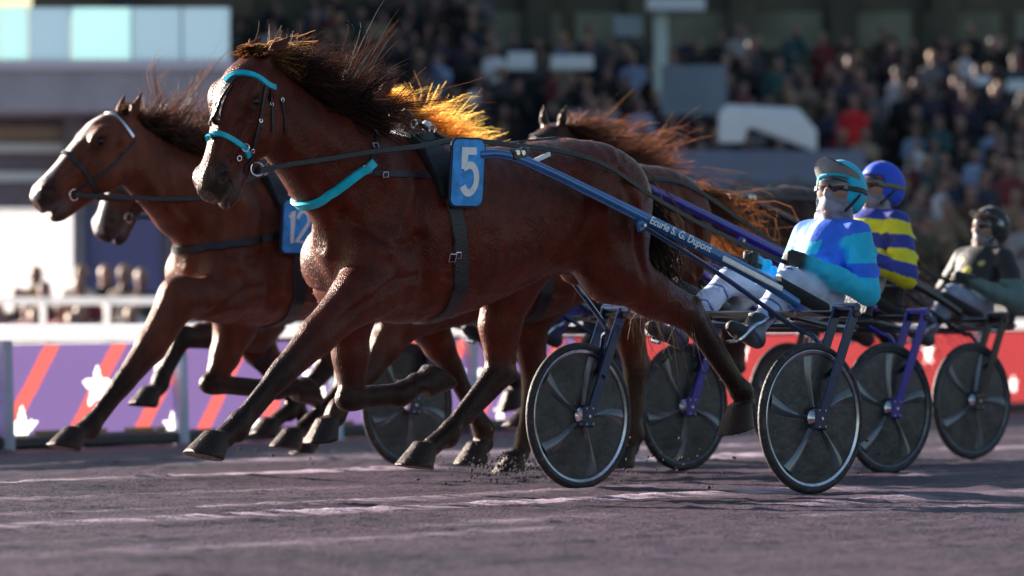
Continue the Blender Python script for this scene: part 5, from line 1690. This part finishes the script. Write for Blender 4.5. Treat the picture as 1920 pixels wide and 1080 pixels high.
# ------------------------------------------------------------------ spectators
def spectator_mesh(kind, seed):
    """a small standing figure: one continuous body; slot 0 coat, 1 trousers, 2 skin, 3 hair"""
    g = np.random.default_rng(seed)
    F = Field((-.36, -.32, -.02), (.36, .34, 1.84), .030)
    fns = []
    def part(slot, f, *a):
        n = len(F.prims); f(*a, .05, (slot, 0, 0))
    for y in (1, -1):
        part(1, F.rcone, (.10 * y, 0, .86), (.11 * y, .01, .48), .095, .07); part(1, F.rcone, (.11 * y, .01, .48), (.12 * y, .02, .07), .068, .05)
        part(3, F.rcone, (.12 * y, .03, .045), (.125 * y, -.10, .035), .048, .04)
    part(0, F.rcone, (0, 0, .86), (0, 0, 1.10), .15, .16); part(0, F.ell, (0, 0, 1.28), (.19, .125, .19)); part(0, F.rcone, (.13, 0, 1.38), (-.13, 0, 1.38), .07, .07)
    for y in (1, -1):
        sh = np.array((.20 * y, 0, 1.36))
        if kind == 0: el, ha = sh + [.05 * y, .02, -.29], sh + [.04 * y, -.05, -.54]
        elif kind == 1: el, ha = sh + [.06 * y, -.02, -.27], np.array((.05 * y, -.24, 1.18))
        else: el, ha = (sh + [.08 * y, -.10, -.20], np.array((.07 * y, -.20, 1.52))) if y > 0 else (sh + [.05 * y, .02, -.28], np.array((.02 * y, -.22, 1.12)))
        part(0, F.rcone, sh, el, .072, .058); part(0, F.rcone, el, ha, .056, .042); part(2, F.rcone, ha, ha + (ha - el) * .28, .040, .034)
    part(2, F.rcone, (0, 0, 1.42), (0, -.01, 1.54), .06, .055)
    part(2, F.ell, (0, -.015, 1.63), (.078, .095, .115)); part(2, F.rcone, (0, -.10, 1.64), (0, -.118, 1.61), .014, .018)
    part(3, F.ell, (0, .02, 1.68), (.090, .105, .095))
    V, Q = F.mesh(); V = F.relax(V, Q, 1)
    D = np.stack([np.maximum(p[0](V[:, 0], V[:, 1], V[:, 2]), -.03) for p in F.prims], 1)
    slot = np.array([p[1][0] for p in F.prims])[np.argmin(D, 1)]
    qs = slot[Q[:, 0]]
    me = bpy.data.meshes.new("spectator")
    me.from_pydata([tuple(v) for v in V.tolist()], [], [tuple(q) for q in Q.tolist()])
    for m in CROWD_MATS: me.materials.append(m)
    me.polygons.foreach_set("material_index", qs.astype(np.int32)); me.polygons.foreach_set("use_smooth", np.ones(len(Q), bool))
    return me
cm, nt, b = nodes_of("coat_fabric")
oi = nt.nodes.new("ShaderNodeObjectInfo"); nt.links.new(oi.outputs["Color"], b.inputs["Base Color"]); b.inputs["Roughness"].default_value = .75
CROWD_MATS = [cm, mat("dark_trousers", (.018, .018, .024), .8), mat("skin_tone", (.26, .145, .125), .6), mat("dark_hair", (.03, .018, .012), .6)]
SPM = [spectator_mesh(k % 3, k) for k in range(3)]
CROWD_MATS[3] = mat("fair_hair", (.35, .20, .08), .5)
SPM += [spectator_mesh(k % 3, k) for k in range(2)]
COATS = [("black", (.010, .010, .013)), ("navy", (.014, .018, .050)), ("charcoal", (.035, .035, .042)), ("dark brown", (.040, .022, .014)), ("grey", (.12, .12, .135)), ("plum", (.065, .020, .060)),
         ("teal", (.02, .08, .09)), ("beige", (.32, .24, .17)), ("pale blue", (.28, .38, .60)), ("white", (.70, .70, .74)), ("dark red", (.17, .015, .022)), ("olive", (.055, .055, .022))]
WT = np.array([20, 20, 14, 10, 8, 7, 4, 4, 3, 3, 3, 4], float); WT /= WT.sum()
gq = np.random.default_rng(99)
def spectator(x, y, z, coat, label, group, scale=1.0, m=None, rz=None):
    o = bpy.data.objects.new("person", SPM[gq.integers(0, len(SPM))] if m is None else SPM[m])
    COL.objects.link(o)
    o.location = (x, y, z); o.rotation_euler = (gq.normal() * .05, gq.normal() * .07, gq.normal() * .55 if rz is None else rz)
    o.scale = (scale, scale, scale); o.color = (*coat, 1)
    tag(o, label, "person", group)
    return o
BANDS = ["top rows", "upper middle rows", "lower middle rows", "bottom rows"]
n_sp = 0; EXTRA = []
for i in range(NR):
    Y = row_y(i) + .45
    xa, xb = PX(430 if i > 3 else 560, Y), PX(1945 if i < 14 else 930, Y)
    x = xa + gq.uniform(0, .4)
    while x < xb:
        px = 960 + x / Y * FPX
        zt = row_z(i) + 1.7; py = HORIZON - (zt - CAMZ) / Y * FPX
        step = .40 + abs(gq.normal()) * .11
        skip = (1245 < px < 1345 and i < 5) or (1330 < px < 1640 and py > 255 and px < 1560) or gq.uniform() < .06 or (px > 1000 and i >= 14) or (abs(px - 985) < 20) or (abs(px - 1660) < 16 and i < 9)
        # hidden behind the horses in front: nothing of these shows
        skip = skip or (px < 560 and py > 150) or (560 < px < 760 and py > 185) or (760 < px < 1180 and py > 235) or (1180 < px < 1300 and py > 270) or (1500 < px < 1640 and py > 420)
        if not skip:
            k = int(gq.choice(len(COATS), p=WT)); nm, c = COATS[k]
            c = tuple(np.clip(np.array(c) * gq.uniform(.35, 1.0), 0, 1))
            third = ["left", "middle", "right"][min(2, int((px - 430) / 500))]
            spectator(x, Y + gq.normal() * .12, row_z(i), c, f"spectator in a {nm} coat in the {BANDS[3 - min(3, i * 4 // NR)]} of the stand, {third}", f"{nm} coats in the {BANDS[3 - min(3, i * 4 // NR)]}, {third}", gq.uniform(.80, .98)) if n_sp < 272 else EXTRA.append((x, Y + gq.normal() * .12, row_z(i), c, gq.uniform(.80, .98), gq.normal() * .5, int(gq.integers(0, len(SPM))))); n_sp += 1
        x += step
def rest_of_crowd():
    VV, QQ, CC = [], [], []; b = 0
    for (x, y, z, c, sc, rz, m) in EXTRA:
        me = SPM[m]; n = len(me.vertices)
        V = np.zeros(n * 3, np.float32); me.vertices.foreach_get("co", V); V = V.reshape(-1, 3) * sc
        Q = np.zeros(len(me.polygons) * 4, np.int32); me.loops.foreach_get("vertex_index", Q); Q = Q.reshape(-1, 4)
        mi = np.zeros(len(me.polygons), np.int32); me.polygons.foreach_get("material_index", mi)
        vm = np.zeros(n, np.int32); vm[Q.ravel()] = np.repeat(mi, 4)
        pal = np.array([c, (.018, .018, .024), (.42, .23, .17), (.03, .018, .012)])
        ca, sa = math.cos(rz), math.sin(rz)
        VV.append(np.stack([V[:, 0] * ca - V[:, 1] * sa + x, V[:, 0] * sa + V[:, 1] * ca + y, V[:, 2] + z], 1)); QQ.append(Q + b); CC.append(pal[vm]); b += n
    if VV:
        o = mesh_np("crowd", np.concatenate(VV), np.concatenate(QQ), M['cloth'], None, np.concatenate(CC))
        tag(o, "rest of the dense crowd in the highest rows of the stand", None, None, "stuff")
rest_of_crowd()
# two or three who stand out
Y = row_y(7) - .05
spectator(PX(1592, Y), Y, row_z(7) + .12, (.62, .012, .02), "spectator in a bright red jacket high in the right part of the stand", None, 1.05, 0)
spectator(PX(800, Y + 2.4), Y + 2.4, row_z(9), (.40, .02, .04), "spectator in a red jacket among dark coats, left of the pale signboards", None, 1.0, 1)
# people on the ground to the lower right
for (px, hy, nm, c) in ((1655, 392, "black", (.012, .012, .014)), (1700, 352, "grey", (.10, .09, .10)), (1740, 400, "olive", (.05, .05, .03)), (1782, 372, "beige", (.22, .16, .11)), (1762, 330, "white", (.50, .50, .54)), (1815, 345, "brown", (.07, .035, .02)), (1846, 318, "navy", (.014, .02, .05)), (1882, 352, "tan", (.20, .13, .08)), (1905, 300, "dark red", (.14, .015, .02)), (1840, 392, "charcoal", (.03, .03, .035)), (1912, 400, "pale grey", (.28, .27, .29))):
    Y = 116.0 - (hy - 300) * .06
    zt = PZ(hy, Y); z0 = zt - 1.76
    spectator(PX(px, Y), Y, z0, c, f"blurred bystander in a {nm} coat at the lower right of the stand", None, 1.0)
mb = MB()
mb.box((PX(1800, 113), 113.2, .55), (3.4, 7.0, 1.1)); mb.box((PX(1800, 116), 114.6, 1.42), (3.4, 4.2, .64))
o = mb.build("standing_terrace", M['dark_concrete'], smooth=False); tag(o, "dark low standing terrace at the right foot of the grandstand", "terrace")
# people behind the rail on the left
LEFT = [(78, 528, "dark", (.02, .02, .028), 0), (132, 492, "cream", (.60, .54, .44), 3), (188, 482, "black", (.010, .010, .012), 4), (238, 488, "brown", (.09, .045, .02), 3), (216, 456, "navy", (.014, .018, .04), 0), (30, 560, "pink", (.48, .22, .28), 3), (108, 560, "coral", (.50, .16, .14), 4), (205, 562, "pale yellow", (.55, .42, .20), 3), (236, 552, "white", (.6, .58, .58), 4), (62, 578, "tan", (.36, .22, .14), 3), (2, 520, "rose", (.40, .14, .16), 4), (50, 498, "mustard", (.45, .28, .08), 3), (160, 520, "burgundy", (.16, .02, .03), 4), (262, 505, "charcoal", (.04, .04, .045), 3), (12, 580, "ivory", (.62, .56, .48), 3), (86, 556, "scarlet", (.50, .05, .05), 4), (150, 572, "sand", (.45, .33, .2), 3), (180, 556, "dark blue", (.03, .04, .12), 4), (255, 575, "orange", (.55, .22, .05), 3), (128, 585, "lilac", (.35, .26, .45), 4), (40, 540, "black and white", (.05, .05, .05), 3)]
for (px, hy, nm, c, m) in LEFT:
    Y = 96.0 + (560 - hy) * .05
    zt = PZ(hy, Y); spectator(PX(px, Y), Y, min(0.0, zt - 1.76), c, f"blurred spectator in {nm} clothes behind the rail at the far left", None, 1.0, m, gq.normal() * .3)
fe = empty("crowd_fence", (PX(140, 93), 93, 0)); tag(fe, "white crowd fence in front of the spectators at the far left", "fence")
for (py, r) in ((564, .05), (640, .04)):
    mb = MB(); mb.tube([(PX(-80, 93) - fe.location.x, 0, PZ(py, 93)), (PX(480, 93) - fe.location.x, 0, PZ(py, 93))], r, 8); mb.build("fence_rail", M['white_rail'], fe)
for k in range(5):
    mb = MB(); x = PX(-40 + 120 * k, 93) - fe.location.x; mb.tube([(x, .06, 0), (x, .06, PZ(560, 93))], .035, 8); mb.build("fence_post", M['white_rail'], fe)
